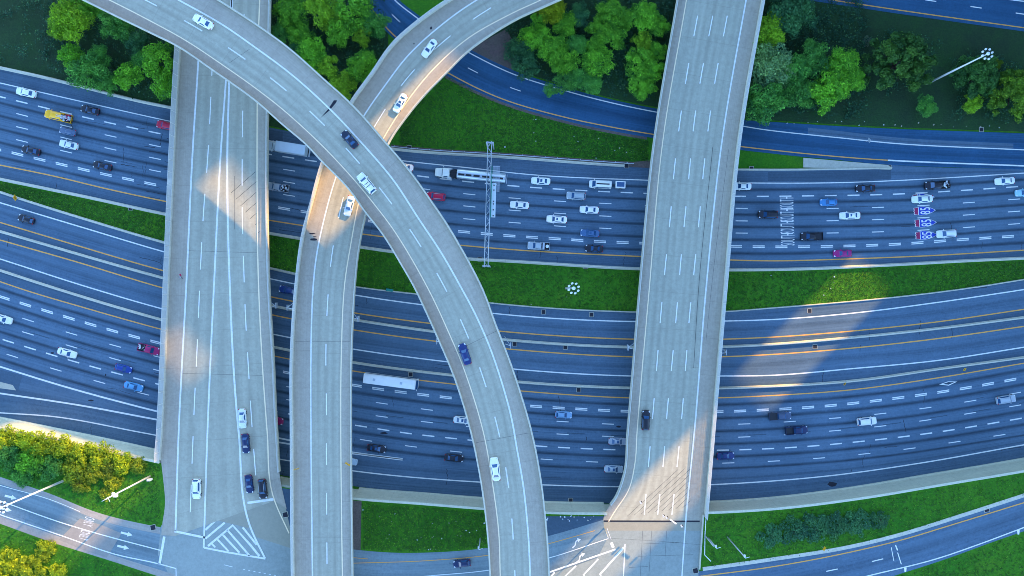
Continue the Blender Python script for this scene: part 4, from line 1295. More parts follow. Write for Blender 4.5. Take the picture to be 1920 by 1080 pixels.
def van():
    L, w_ = 5.7, 1.0
    st = [(L / 2, .62 * w_, .36, .80), (L / 2 - .06, .82 * w_, .30, .92), (L / 2 - .25, .94 * w_, .26, 1.0), (L / 2 - .9, w_, .25, 1.14), (0, w_, .25, 1.18), (-L / 2 + .1, w_, .27, 1.18), (-L / 2, .95 * w_, .32, 1.15)]
    cb = (L / 2 - .75, L / 2 - 1.55, -L / 2 + .1, -L / 2 + .02, .98 * w_, .84 * w_, 1.17, 2.25)
    return [('body', body_mesh(st, cb), (0, 0, 0))] + cab_glass(*cb) + wheels(L / 2 - .95, -L / 2 + 1.2, w_ - .10) + lamps(L, w_, 1.0, 1.1) + mirrors(L / 2 - 1.3, w_ + .14, 1.3)
KINDS['van'] = van() + [('roof_load', box_mesh('roof_load', (-.55, .05, 2.36), (3.3, .28, .10), M['black']), (0, 0, 0))]
KINDS['minivan'] = suv(5.2, 1.0, 1.80) + [('roof_bar', box_mesh('roof_bar', (x, 0, 1.85), (.10, 1.2, .04), M['black']), (0, 0, 0)) for x in (-.25, -.95)]
# heavier vehicles
def box_truck():
    p = []
    m = MB()
    m.loft([ring(5.3, .80, .5, 1.1), ring(5.2, 1.05, .45, 1.45), ring(4.6, 1.12, .45, 1.62), ring(3.9, 1.12, .45, 1.7), ring(2.5, 1.1, .5, 1.7)], 0)
    cabin(m, 3.9, 3.35, 2.6, 2.5, 1.06, .92, 1.68, 2.65)
    p.append(('cab', m.mesh('cab', [M['paint']]), (0, 0, 0)))
    p += cab_glass(3.9, 3.35, 2.6, 2.5, 1.06, .92, 1.68, 2.65, False)
    m = MB(); m.box((-1.45, 0, 2.35), (7.6, 2.5, 2.7)); 
    for s in (-1, 1):
        m.box((-1.45, s * 1.235, 3.73), (7.6, .05, .06)); m.box((-1.45 + s * 3.775, 0, 3.73), (.05, 2.42, .06))
    p.append(('cargo_box', m.mesh('cargo_box', [M['paint']]), (0, 0, 0)))
    p.append(('frame', box_mesh('frame', (-.9, 0, .82), (9.0, .9, .30), M['black']), (0, 0, 0)))
    p.append(('tail_lift', box_mesh('tail_lift', (-5.75, 0, 1.2), (.35, 2.4, .18), M['steel']), (0, 0, 0)))
    p += wheels(0, 0, 1.0, WHEEL_T, .52, (4.1, -2.9)) + mirrors(3.7, 1.3, 2.0)
    return p
KINDS['box_truck'] = box_truck()
def tanker():
    p = []
    m = MB()
    m.loft([ring(9.0, .72, .55, 1.2), ring(8.9, .98, .5, 1.55), ring(8.2, 1.06, .5, 1.72), ring(7.2, 1.12, .5, 1.85), ring(7.0, 1.15, .55, 1.9), ring(5.2, 1.15, .6, 1.9)], 0)
    cabin(m, 7.2, 6.85, 5.25, 5.15, 1.12, 1.02, 1.88, 2.95)
    p.append(('cab', m.mesh('cab', [M['paint']]), (0, 0, 0)))
    p += cab_glass(7.2, 6.85, 5.25, 5.15, 1.12, 1.02, 1.88, 2.95, False)
    m = MB(); m.box((0, 0, .92), (15.5, .85, .28)); m.box((4.3, .75, .9), (1.0, .55, .5)); m.box((4.3, -.75, .9), (1.2, .55, .6))
    p.append(('frame', m.mesh('frame', M['black']), (0, 0, 0)))
    m = MB()
    rings = []
    for x, s in ((3.3, .55), (3.28, .9), (3.15, 1.0), (-3, 1.0), (-9.0, 1.0), (-9.15, .9), (-9.18, .55)):
        rings.append([(x, math.cos(t) * 1.22 * s, 2.1 + math.sin(t) * .98 * s) for t in np.linspace(0, 2 * math.pi, 25)[:-1]])
    m.loft(rings, 0)
    p.append(('tank', m.mesh('tank', [M['chrome']]), (0, 0, 0)))
    m = MB()
    for x0, x1 in ((2.9, 1.3), (1.0, -.5), (-1.0, -2.6), (-3.2, -5.0), (-5.5, -8.6)):
        m.box(((x0 + x1) / 2, .25, 3.08), (x0 - x1, .46, .10))
    p.append(('walkway', m.mesh('walkway', [M['black']]), (0, 0, 0)))
    m = MB()
    for s in (-.12, .62):
        m.box((-2.85, s, 3.13), (11.9, .07, .22))
    for x in (1.15, -.75, -2.9, -5.25, -9.05, 3.0):
        m.box((x, .25, 3.15), (.22, .8, .12))
    p.append(('walkway_rim', m.mesh('walkway_rim', [M['steel']]), (0, 0, 0)))
    p += [('fuel_tank', (lambda mm: (mm.tube((5.9, s * 1.12, .85), (4.7, s * 1.12, .85), .32, n=12), mm.mesh('fuel_tank', M['steel']))[1])(MB()), (0, 0, 0)) for s in (-1, 1)]
    p.append(('bumper', box_mesh('bumper', (-9.45, 0, .8), (.12, 2.3, .5), M['steel']), (0, 0, 0)))
    p += wheels(0, 0, 1.02, WHEEL_T, .52, (8.0, 3.9, 2.7, -6.9, -8.2)) + mirrors(6.9, 1.36, 2.2)
    return p
KINDS['tanker_truck'] = tanker()
def bus():
    p = []
    L = 13.4; w_ = 1.28
    m = MB()
    def r(x, s, zt):
        return [(x, -w_ * s * .96, .35), (x, -w_ * s, .7), (x, -w_ * s, 2.6), (x, -w_ * s * .95, zt - .22), (x, -w_ * s * .80, zt - .04), (x, 0, zt), (x, w_ * s * .80, zt - .04), (x, w_ * s * .95, zt - .22), (x, w_ * s, 2.6), (x, w_ * s, .7), (x, w_ * s * .96, .35)]
    m.loft([r(L / 2 + .42, .80, 1.5), r(L / 2 + .38, .92, 1.7), r(L / 2 + .1, .98, 2.2), r(L / 2 - .05, .99, 3.3), r(L / 2 - .35, 1, 3.5), r(-L / 2 + .3, 1, 3.5), r(-L / 2 + .05, .97, 3.42), r(-L / 2, .93, 3.3)], 0)
    p.append(('body', m.mesh('body', [M['paint']]), (0, 0, 0)))
    p.append(('windscreen', glass_quad([(L / 2 + .40, -1.12, 1.72), (L / 2 + .40, 1.12, 1.72), (L / 2 - .02, 1.18, 3.28), (L / 2 - .02, -1.18, 3.28)], .02, .05), (0, 0, 0)))
    for s in (-1, 1):
        mm = MB(); mm.box((-.3, s * (w_ + .004), 2.15), (12.0, .02, .85)); p.append(('side_window', mm.mesh('side_window', M['glass']), (0, 0, 0)))
    for x in (-3.9, 3.0):
        p.append(('roof_hatch', box_mesh('roof_hatch', (x, 0, 3.52), (.62, .62, .08), M['steel']), (0, 0, 0)))
    p += wheels(0, 0, 1.1, WHEEL_T, .52, (4.6, -3.4, -4.7)) + mirrors(L / 2 + .3, 1.5, 2.4)
    return p
KINDS['bus'] = bus()
def trailer():
    m = MB(); m.box((0, 0, 1.05), (2.6, 1.75, 1.1), 0, 0, .95)
    p = [('box', m.mesh('box', [M['paint']]), (0, 0, 0)), ('lid', box_mesh('lid', (0, 0, 1.625), (1.95, 1.2, .05), M['glass']), (0, 0, 0)),
         ('drawbar', box_mesh('drawbar', (1.75, 0, .5), (1.0, .10, .10), M['black']), (0, 0, 0))]
    return p + wheels(0, 0, .92, WHEEL, .33, (-.1,))
KINDS['cargo_trailer'] = trailer()

NAMES = {'sedan': ('sedan', 'car'), 'long_sedan': ('sedan', 'car'), 'hatchback': ('hatchback', 'car'), 'coupe': ('coupe', 'car'), 'sunroof_sedan': ('sedan', 'car'), 'long_sunroof_sedan': ('sedan', 'car'),
         'suv': ('suv', 'car'), 'rail_suv': ('suv', 'car'), 'bar_suv': ('suv', 'car'), 'long_suv': ('suv', 'car'), 'pickup': ('pickup_truck', 'pickup'), 'long_pickup': ('pickup_truck', 'pickup'), 'work_pickup': ('pickup_truck', 'pickup'), 'covered_pickup': ('pickup_truck', 'pickup'),
         'van': ('van', 'van'), 'minivan': ('minivan', 'van'), 'box_truck': ('box_truck', 'truck'), 'tanker_truck': ('tanker_truck', 'truck'), 'bus': ('bus', 'bus'), 'cargo_trailer': ('cargo_trailer', 'trailer')}
WHITE, OFFW, SILVER, GREY, BLACK, NAVY, BLUE, SKY, RED, MAG, YEL, SLATE = (.92, .91, .82), (.82, .83, .76), (.42, .47, .50), (.20, .24, .28), (.012, .014, .022), (.012, .025, .085), (.02, .06, .22), (.06, .26, .52), (.50, .010, .045), (.36, .012, .14), (.75, .36, .01), (.09, .14, .21)

def vehicle(kind, colour, px, z, ang, label, group):
    name, cat = NAMES[kind]
    hz = {'bus': 2.6, 'box_truck': 2.6, 'tanker_truck': 1.9, 'van': 1.5}.get(kind, .9)
    c = P(px[0], px[1], z + hz)
    root = thing(name, label, cat, (c[0], c[1], z + .004), ang, group)
    jit = random.uniform(.84, 1.0)
    colour = tuple(q * jit * random.uniform(.97, 1.03) for q in colour)
    for nm_, me, loc in KINDS[kind]:
        o = obj(nm_, me, root)
        o.location = loc
        o.color = (*colour, 1)
    return root

def on(fn, d):
    """heading of traffic on a horizontal road: d = +1 to the right, -1 to the left"""
    return lambda x: (-math.atan(fn.slope(x))) + (0 if d > 0 else math.pi)
NB, SB, CR = on(u3, -1), on(lC, 1), on(c1w, -1)
G1, G2, G3 = 'cars on the northern motorway', 'cars on the southern motorway', 'cars on the elevated roads'
load = []
for kind, colour, x, y, label in (
    ('long_sedan', WHITE, 48, 173, 'white sedan in the top lane, nearest the left edge below the dark verge'),
    ('sedan', BLACK, 168, 206, 'black sedan with pale roof edge just above the yellow pickup'),
    ('work_pickup', (1.0, .50, .01), 109, 218, 'yellow pickup loaded with tools and ladders'),
    ('hatchback', SLATE, 126, 246, 'slate blue hatchback between the yellow pickup and a white sedan'),
    ('sedan', OFFW, 128, 271, 'white sedan directly below the slate blue hatchback'),
    ('sedan', BLACK, 57, 282, 'black car at far left above the double white dashes'),
    ('sedan', BLACK, 191, 311, 'black car touching the double white dashes left of the wide bridge'),
    ('suv', RED, 311, 235, 'red car half hidden by the fence of the wide bridge'),
    ('sedan', WHITE, 331, 344, 'white car almost hidden under the fence of the wide bridge'),
    ('box_truck', (.58, .66, .70), 536, 277, 'pale grey box truck between wide bridge and flyover'),
    ('pickup', SILVER, 521, 351, 'silver pickup with a jumbled load in its bed, right of the wide bridge'),
    ('sedan', WHITE, 757, 313, 'white car emerging from under the high flyover, top lane'),
    ('tanker_truck', OFFW, 881, 328, 'long shiny tanker truck with white cab under the sign gantry'),
    ('rail_suv', RED, 817, 368, 'red car with roof rails right of the high flyover'),
    ('sunroof_sedan', WHITE, 1014, 339, 'white car with large sunroof in the top lane right of the gantry'),
    ('van', WHITE, 1126, 345, 'white van with a dark bar on its roof pulling a trailer'),
    ('rail_suv', SILVER, 1080, 367, 'silver blue estate car behind the white van'),
    ('sedan', WHITE, 974, 384, 'white sedan just right of the sign gantry'),
    ('sedan', WHITE, 1105, 393, 'plain white sedan below the silver blue estate car'),
    ('long_sunroof_sedan', WHITE, 1044, 411, 'long white sedan with small sunroof in the middle lane'),
    ('sunroof_sedan', (.06, .15, .30), 1106, 437, 'blue grey sedan with sunroof above the double dashes'),
    ('pickup', SILVER, 1010, 461, 'small silver pickup carrying a white drum, bottom lane'),
    ('coupe', BLACK, 1114, 466, 'dark car with white headlights in the bottom lane'),
    ('sedan', WHITE, 1391, 349, 'white car half under the right rail of the straight bridge'),
    ('sedan', BLACK, 1623, 353, 'black car in the top lane left of the black pickup'),
    ('long_pickup', BLACK, 1757, 347, 'black pickup carrying a pale boxy load'),
    ('sedan', WHITE, 1885, 339, 'white car in the top lane near the right edge'),
    ('hatchback', (.35, .62, .72), 1921, 361, 'pale blue car cut off by the right edge'),
    ('hatchback', SKY, 1554, 379, 'bright sky blue car beside the painted word'),
    ('long_sunroof_sedan', WHITE, 1594, 404, 'white sedan with dark sunroof below the sky blue car'),
    ('bar_suv', BLACK, 1440, 402, 'black car left of the painted words with two pale roof bars'),
    ('long_sedan', WHITE, 1730, 373, 'white sedan covering the topmost painted shield'),
    ('pickup', BLACK, 1522, 443, 'black pickup right of the painted words'),
    ('coupe', MAG, 1580, 475, 'dark red car in the lane beside the yellow line'),
    ('rail_suv', OFFW, 1775, 438, 'white estate car at the tip of the lowest painted shield'),
):
    load.append((vehicle(kind, colour, (x, y), 0.0, NB(x), label, G1), label))
vehicle('cargo_trailer', WHITE, (1163, 346.5), 0.0, NB(1163), 'small white trailer with dark lid behind the white van', None)
vehicle('hatchback', BLACK, (48, 411), 0.0, CR(48), 'black car alone on the upper collector road at left', 'cars on the collector road')
vehicle('hatchback', BLUE, (538, 544), 0.0, CR(525), 'blue car in the gap between wide bridge and curved ramp', 'cars on the collector road')
for kind, colour, x, y, label in (
    ('sedan', WHITE, 4, 598, 'white car cut off by the left edge'),
    ('sedan', WHITE, 125, 662, 'white sedan alone in the middle lanes at left'),
    ('pickup', (.46, .012, .12), 279, 655, 'magenta red pickup with junk in its bed beside the wide bridge'),
    ('hatchback', (.012, .05, .24), 231, 691, 'deep blue car left of the wide bridge'),
    ('sedan', (.10, .34, .56), 250, 725, 'light blue sedan below the deep blue car'),
    ('sedan', (.36, .01, .10), 513, 788, 'dark red car whose nose shows from under the wide bridge'),
    ('bus', (1.0, .98, .88), 731, 715, 'long white coach with two dark roof hatches'),
    ('sunroof_sedan', WHITE, 868, 788, 'white sedan half hidden by the high flyover'),
    ('hatchback', (.20, .36, .52), 1057, 778, 'silver blue car under the double dashes left of the straight bridge'),
    ('sunroof_sedan', BLACK, 706, 841, 'black car with pale headlights above the white gore line'),
    ('sedan', BLACK, 851, 859, 'black car left of the high flyover'),
    ('hatchback', (.48, .60, .66), 654, 865, 'pale car whose nose shows right of the curved ramp'),
    ('sunroof_sedan', SILVER, 1159, 828, 'silver car with black sunroof touching the straight bridge'),
    ('sunroof_sedan', (.50, .56, .58), 1151, 880, 'pale silver sedan with dark sunroof in the widest lane'),
    ('covered_pickup', (.06, .09, .15), 1463, 780, 'dark pickup with black covered bed and pale bonnet'),
    ('pickup', NAVY, 1494, 807, 'dark blue pickup right below the covered pickup'),
    ('suv', WHITE, 1626, 790, 'white car with pale roof alone in the middle lanes at right'),
    ('rail_suv', SILVER, 1887, 749, 'silver car nearest the right edge'),
    ('coupe', (.012, .03, .13), 1361, 855, 'navy blue car just right of the straight bridge'),
):
    load.append((vehicle(kind, colour, (x, y), 0.0, SB(x), label, G2), label))
vehicle('hatchback', NAVY, (866, 1057), ZP + .03, math.radians(187), 'navy car on the bottom street left of the high flyover', None)
def hd(x0, y0, x1, y1):
    return math.atan2(-(y1 - y0), x1 - x0)
for kind, colour, x, y, z, ang, label in (
    ('sedan', OFFW, 454, 785, ZB, hd(0, 0, 1.2, 30), 'white sedan heading down the right lanes of the wide bridge'),
    ('sedan', NAVY, 460, 832, ZB, hd(0, 0, 2, 30), 'dark blue sedan below the white sedan on the wide bridge'),
    ('coupe', NAVY, 466.5, 908, ZB, hd(0, 0, 3.5, 30), 'dark car waiting at the stop line, left one of two'),
    ('rail_suv', BLACK, 492, 917, ZB, hd(0, 0, 3, 30), 'black car with roof rails waiting at the stop line, right one of two'),
    ('rail_suv', WHITE, 368, 917, ZB, hd(0, 0, 0.2, 30), 'white car with roof rails in the left lanes of the wide bridge'),
    ('suv', BLACK, 1211, 788, ZB, hd(0, 0, 1, -30), 'black car alone on the straight bridge'),
    ('sedan', WHITE, 805, 90, 'ramp', hd(0, 0, -19, 26), 'white car at the top of the curved ramp'),
    ('sunroof_sedan', WHITE, 750, 193, 'ramp', hd(0, 0, -15, 26), 'white car with black roof panel in the sunlit part of the curved ramp'),
    ('sedan', (.62, .72, .78), 654.5, 386, 'ramp', hd(0, 0, -7, 26), 'pale blue car coming from under the flyover on the curved ramp'),
    ('sedan', WHITE, 380, 40, ZF, hd(30, 17, 0, 0), 'white sedan on the high flyover near the top left'),
    ('coupe', (.012, .022, .045), 655, 261, ZF, hd(30, 34, 0, 0), 'black car on the high flyover above the crossing'),
    ('minivan', WHITE, 687, 343.5, ZF, hd(30, 36, 0, 0), 'white minivan with two dark roof bars on the high flyover'),
    ('sedan', (.012, .03, .13), 871.5, 664, ZF, hd(10, 30, 0, 0), 'navy sedan on the high flyover over the southern motorway'),
    ('long_sedan', WHITE, 928.5, 880, ZF, hd(4, 30, 0, 0), 'white sedan lowest on the high flyover'),
):
    vehicle(kind, colour, (x, y), ZRF((x, y)) if z == 'ramp' else z, ang, label, G3)

# loads in the truck beds: things of their own
def cargo(root, label, cat, name, fn_):
    m = MB(); mats = fn_(m)
    o = m.build(name, mats, label=label, cat=cat)
    o.location = root.location; o.rotation_euler = root.rotation_euler
    return o
by = {l: r for r, l in load}
def pile(n, x0, x1, w_, z0, zv, seed, mats_n):
    def f(m):
        r = random.Random(seed)
        for _ in range(n):
            m.box((r.uniform(x0, x1), r.uniform(-w_, w_), z0 + r.uniform(0, zv)), (r.uniform(.15, .7), r.uniform(.1, .4), r.uniform(.12, .4)), r.uniform(0, 3), r.randrange(mats_n))
        return [M['cargo'], M['black'], M['whitebox'], M['red_cloth']][:mats_n]
    return f
cargo(by['yellow pickup loaded with tools and ladders'], 'jumble of tools, buckets and red bags in the bed of the yellow pickup', 'cargo', 'tool_load', pile(52, -3.35, -1.65, .80, .95, .45, 3, 4))
def ladder(m):
    for s in (-.22, .22):
        m.box((-1.75, s, 2.06), (3.4, .05, .08))
    for x in np.linspace(-3.35, -.15, 11):
        m.box((x, 0, 2.06), (.05, .44, .05))
    m.box((-1.38, 0, 1.5), (.08, .9, 1.1)); m.box((-3.3, 0, 1.5), (.08, .9, 1.1))
    return M['whitebox']
o = cargo(by['yellow pickup loaded with tools and ladders'], 'pale ladder lying on the rack of the yellow pickup', 'ladder', 'ladder', ladder)
cargo(by['silver pickup with a jumbled load in its bed, right of the wide bridge'], 'jumble of pale scrap in the bed of the silver pickup', 'cargo', 'scrap_load', pile(30, -2.6, -1.0, .72, .85, .3, 5, 3))
cargo(by['magenta red pickup with junk in its bed beside the wide bridge'], 'pale junk and a round lid in the bed of the magenta red pickup', 'cargo', 'junk_load', pile(26, -2.6, -1.0, .72, .85, .3, 8, 3))
def drum(m):
    m.tube((-2.2, 0, .78), (-2.2, 0, 1.5), .42, .42, 16, 0); m.box((-1.25, 0, 1.15), (.5, 1.7, .7), 0, 1)
    return [M['whitebox'], M['steel']]
cargo(by['small silver pickup carrying a white drum, bottom lane'], 'white drum and tool chest in the bed of the small silver pickup', 'drum', 'drum', drum)
cargo(by['black pickup carrying a pale boxy load'], 'pale boxy load in the bed of the black pickup', 'cargo', 'boxed_load', pile(24, -2.95, -1.6, .8, 1.0, .5, 12, 3))
# ------------------------------------------------------------------ trees and shrubs
def leaf_cloud(seed, R_=4.0, clumps=13, per=240, flat=.62, leaf=(.20, .46), lump=(.15, .31), spread=.86):
    """crown made of many small leaf faces gathered into uneven clumps; 'age' is a leaf hue that differs from clump to clump"""
    r = np.random.default_rng(seed)
    C, Rc, A = [], [], []
    ell = r.uniform(.78, 1.0); et = r.uniform(0, 6.28)
    for k in range(clumps):
        t = k * 2.399 + r.uniform(-.6, .6); q = spread * R_ * np.sqrt((k + .3) / clumps) * r.uniform(.72, 1.14)
        zc = flat * R_ * np.sqrt(max(.05, 1 - min(.95, (q / R_) ** 2))) + r.uniform(-.22, .14) * R_
        x, y = q * np.cos(t), q * np.sin(t)
        x2 = (x * np.cos(et) + y * np.sin(et)) * ell; y2 = -x * np.sin(et) + y * np.cos(et)
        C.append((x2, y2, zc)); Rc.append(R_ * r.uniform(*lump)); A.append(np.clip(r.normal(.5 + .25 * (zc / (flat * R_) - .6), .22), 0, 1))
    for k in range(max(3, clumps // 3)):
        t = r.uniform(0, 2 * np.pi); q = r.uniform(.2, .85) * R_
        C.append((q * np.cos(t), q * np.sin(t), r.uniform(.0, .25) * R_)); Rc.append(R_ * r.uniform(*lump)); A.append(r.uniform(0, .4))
    P_, N_, s_, a__ = [], [], [], []
    for c, rc, ag in zip(C, Rc, A):
        n = max(20, int(per * (rc / (R_ * .34)) ** 2))
        d = r.normal(size=(n, 3)); d[:, 2] = d[:, 2] * .8 + .35
        d /= np.linalg.norm(d, axis=1)[:, None]
        ph = r.uniform(0, 6.28, 4)
        wob = 1 + .24 * np.sin(4 * d[:, 0] + ph[0]) * np.sin(4 * d[:, 1] + ph[1]) + .12 * np.sin(9 * d[:, 2] + ph[2])
        rad = rc * wob * r.uniform(.72, 1.04, n)
        far = r.random(n) < .07
        rad[far] *= r.uniform(1.1, 1.45, far.sum())
        P_.append(np.array(c) + d * rad[:, None] * np.array([1, 1, .9]))
        nn = d * 1.1 + r.normal(size=(n, 3)) * .45
        N_.append(nn / np.linalg.norm(nn, axis=1)[:, None])
        s_.append(r.uniform(*leaf, n))
        a__.append(np.clip(ag + r.normal(size=n) * .12, 0, 1))
    P_, N_, s_, a__ = np.vstack(P_), np.vstack(N_), np.concatenate(s_), np.concatenate(a__)
    n = len(P_)
    a_ = r.normal(size=(n, 3)); u_ = np.cross(N_, a_); u_ /= np.linalg.norm(u_, axis=1)[:, None]
    v_ = np.cross(N_, u_)
    h = s_[:, None] * .5
    cup = N_ * h * .35
    V = np.stack([P_ - u_ * h, P_ - v_ * h * .62 + cup, P_ + u_ * h, P_ + v_ * h * .62 + cup], 1).reshape(-1, 3)
    me = bpy.data.meshes.new('crown')
    F = np.arange(n * 4).reshape(-1, 4)
    me.from_pydata(V.tolist(), [], F.tolist())
    at = me.attributes.new('age', 'FLOAT', 'FACE')
    at.data.foreach_set('value', a__.astype(np.float32))
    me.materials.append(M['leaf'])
    me.update()
    return me
BROAD = [leaf_cloud(s, clumps=c, per=p) for s, c, p in ((1, 22, 400), (2, 28, 380), (3, 25, 390), (4, 19, 430), (5, 27, 370), (6, 21, 400), (8, 26, 390), (9, 30, 360), (10, 17, 440))]
FINE = [leaf_cloud(s, clumps=64, per=1150, lump=(.08, .16), leaf=(.20, .40), spread=.95, flat=.8) for s in (21, 22)]
SHRUB = [leaf_cloud(s, R_=2.2, clumps=16, per=200, flat=.45, leaf=(.16, .36), lump=(.16, .36), spread=.95) for s in (31, 32, 33, 34, 35, 36)]
def trunk_mesh(seed):
    r = random.Random(seed)
    m = MB()
    p = [(0, 0, 0), (.05, .03, 1.6), (-.06, .08, 3.4), (.05, 0, 5.4)]
    rad = [.30, .24, .18, .07]
    for i in range(3):
        m.tube(p[i], p[i + 1], rad[i], rad[i + 1], 8)
    for k in range(6):
        t = k * 1.05 + r.uniform(-.3, .3); z = 2.6 + .35 * k
        q = (math.cos(t) * 1.2, math.sin(t) * 1.2, z + .9)
        m.tube((0, 0, z), q, .11, .07, 6); m.tube(q, (q[0] * 1.9, q[1] * 1.9, q[2] + .7), .07, .025, 6)
    return m.mesh('trunk', M['bark'])
TRUNK = [trunk_mesh(s) for s in (1, 2)]
def tree(name, x, y, rpx, col, label, meshes, group=None, hk=1.0, base=0.0, zscale=1.0, cat='tree'):
    zt = {'shrub': 1.0}.get(name, 5.0 + 2.2 * hk)
    z = base + zt
    c = P(x, y, z)
    Rm = rpx * (CAM_H - z) / F_PX
    root = thing(name, label, cat, (c[0], c[1], base), random.uniform(0, 6.28), group)
    s = Rm / (2.2 if name == 'shrub' else 4.0) * 1.04
    k = random.randrange(len(meshes))
    cr = obj('crown', meshes[k], root)
    cr.scale = (s, s, s * zscale)
    cr.rotation_euler = (0, 0, random.uniform(0, 6.28))
    cr.location = (0, 0, (.2 if name == 'shrub' else 3.6 * hk))
    v = random.uniform(.85, 1.15)
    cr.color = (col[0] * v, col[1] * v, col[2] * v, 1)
    t = obj('trunk', TRUNK[k % 2], root)
    ts = .25 if name == 'shrub' else hk
    t.scale = (s * .9 if name != 'shrub' else .4, s * .9 if name != 'shrub' else .4, ts)
    return root
Yl, Br, Md, Dk, Lm, Pl = (.32, .46, .014), (.165, .50, .030), (.105, .39, .060), (.055, .22, .075), (.26, .54, .025), (.20, .42, .15)
GA, GB, GC, GD = 'trees between left edge and wide bridge', 'trees between wide bridge and curved ramp', 'grove between curved ramp and straight bridge', 'trees right of the straight bridge'
for x, y, r_, c, l in (
    (127, 34, 44, Lm, 'big yellow green tree in the top left corner group, leftmost'),
    (98, 52, 20, Lm, 'small yellow green tree hugging the left side of the big one'),
    (155, 6, 34, Br, 'green tree at the top edge above the big yellow green one'),
    (123, 98, 25, Br, 'slim green tree on the left rim of the group, halfway down'),
    (160, 130, 40, Md, 'broad mid green tree in the lower left of the group'),
    (190, 152, 22, Md, 'small mid green tree lowest in the group, near the edge wall'),
    (212, 44, 36, Md, 'blue green tree beside the rising flyover edge'),
    (248, 72, 24, Dk, 'dark tree right beside the flyover rail'),
    (176, 100, 24, Md, 'mid green tree in the middle of the left group'),
    (232, 140, 30, Br, 'bright green tree near the bottom of the left group'),
    (292, 108, 38, Br, 'bright tree whose crown leans on the wide bridge fence'),
    (302, 150, 30, Br, 'bright tree low beside the wide bridge fence'),
    (256, 108, 20, Md, 'small tree between the two bright trees at the wide bridge'),
    (318, 84, 22, Dk, 'dark small tree under the corner of flyover and wide bridge'),
):
    tree('broadleaf_tree', x, y, r_, c, l, BROAD, GA)
for x, y, r_, c, l in (
    (540, 16, 34, Br, 'green tree at the top edge just right of the wide bridge'),
    (604, 14, 38, Lm, 'bright yellow green tree at the top edge, middle of its group'),
    (664, 20, 42, Br, 'large bright green tree near the slip road at the top'),
    (700, 40, 30, Md, 'bushy mid green tree overhanging the slip road'),
    (520, 56, 22, Md, 'mid green tree tight beside the wide bridge rail'),
    (556, 60, 26, Br, 'green tree in the left middle of the second group'),
    (634, 56, 32, Br, 'bright round tree in the centre of the second group'),
    (676, 62, 22, Lm, 'small lime tree right of the central round tree'),
    (580, 96, 32, Br, 'bright clumpy tree next to the flyover edge'),
    (612, 120, 26, Lm, 'lime green tree in the lower middle of the second group'),
    (640, 156, 28, Lm, 'lime green tree lowest in the wedge between flyover and ramp'),
    (678, 122, 34, Br, 'bright tree leaning on the fence of the curved ramp'),
    (552, 82, 18, Dk, 'dark small tree behind the clumpy one at the flyover'),
):
    tree('broadleaf_tree', x, y, r_, c, l, BROAD, GB)
for x, y, r_, c, l in (
    (1034, 14, 27, Yl, 'sunny yellow topped tree at the end of the curved ramp rail'),
    (1012, 32, 18, Br, 'small green tree touching the ramp rail at the top'),
    (1062, 40, 26, Br, 'clumpy green tree below the yellow topped tree'),
    (1084, 22, 22, Dk, 'dark tree at the top edge in the grove'),
    (1082, 78, 20, Md, 'slender mid green tree in the upper middle of the grove'),
    (1002, 68, 30, Br, 'bright tree on the left flank of the grove beside the dirt patch'),
    (1036, 86, 28, Br, 'bright clumpy tree left of the grove centre'),
    (974, 92, 26, Dk, 'dark tree leftmost in the grove'),
    (986, 120, 26, Dk, 'dark tree in the lower left corner above the slip road'),
    (1060, 114, 27, Br, 'bright tree in the left middle with its dark side below'),
    (1032, 164, 13, Md, 'small tree overhanging the white line of the slip road'),
    (1062, 150, 22, Md, 'mid green tree just above the slip road'),
    (1148, 18, 28, Br, 'light green tree at the top edge, grove centre'),
    (1176, 28, 20, Br, 'small round tree right of the light green one at the top'),
    (1124, 48, 22, Br, 'round tree in the upper centre of the grove'),
    (1148, 62, 26, Br, 'clumpy tree in the very centre of the grove'),
    (1116, 82, 20, Br, 'small round tree left of the central tree'),
    (1122, 112, 30, Br, 'big clumpy tree in the lower centre of the grove'),
    (1088, 140, 22, Md, 'mid green tree in the lower grove left of centre'),
    (1112, 154, 19, Md, 'small tree lowest in the grove centre'),
    (1208, 74, 20, Lm, 'lime green tree right of the grove centre'),
    (1236, 90, 19, Br, 'narrow tree close to the straight bridge, upper one'),
    (1204, 112, 28, Br, 'open crowned tree on the right of the grove'),
    (1228, 128, 22, Br, 'small bright tree close to the straight bridge, lower one'),
    (1206, 156, 27, Br, 'bright tree lowest at the right end of the grove'),
    (1214, 26, 28, Br, 'open green tree at the top right of the grove'),
    (1240, 44, 20, Br, 'round green tree touching the straight bridge at the top'),
):
    tree('broadleaf_tree', x, y, r_ * 1.1, c, l, BROAD, GC)
for x, y, r_, c, l in (
    (1488, 22, 42, Dk, 'dark bluish tree below the far road, right of the bridge'),
    (1446, 52, 34, Lm, 'bright lime tree beside the right bridge fence, upper'),
    (1432, 90, 24, Br, 'green tree squeezed against the right bridge fence'),
    (1450, 122, 42, Pl, 'large pale greyish green tree by the bridge fence'),
    (1492, 128, 30, Md, 'mid green tree right of the pale one'),
    (1438, 188, 38, Md, 'mid green tree lowest beside the bridge fence'),
    (1528, 104, 32, Md, 'mid green tree in the middle of the right group'),
    (1504, 172, 30, Md, 'dark sided tree in the lower middle of the right group'),
    (1556, 168, 36, Br, 'bright tree at the bottom of the right group'),
    (1588, 118, 32, Br, 'bright green tree at the upper right end of the group'),
    (1602, 146, 26, Br, 'bright tree with its tip pointing to the round dark tree'),
):
    tree('broadleaf_tree', x, y, r_ * 1.13, c, l, BROAD, GD)
tree('round_tree', 1690, 116, 62, (.070, .210, .034), 'single large round tree with fine dark tufts', FINE, hk=1.0)
tree('round_tree', 1838, 140, 46, (.060, .210, .040), 'dark fine tufted tree under the tall lighting mast', FINE)
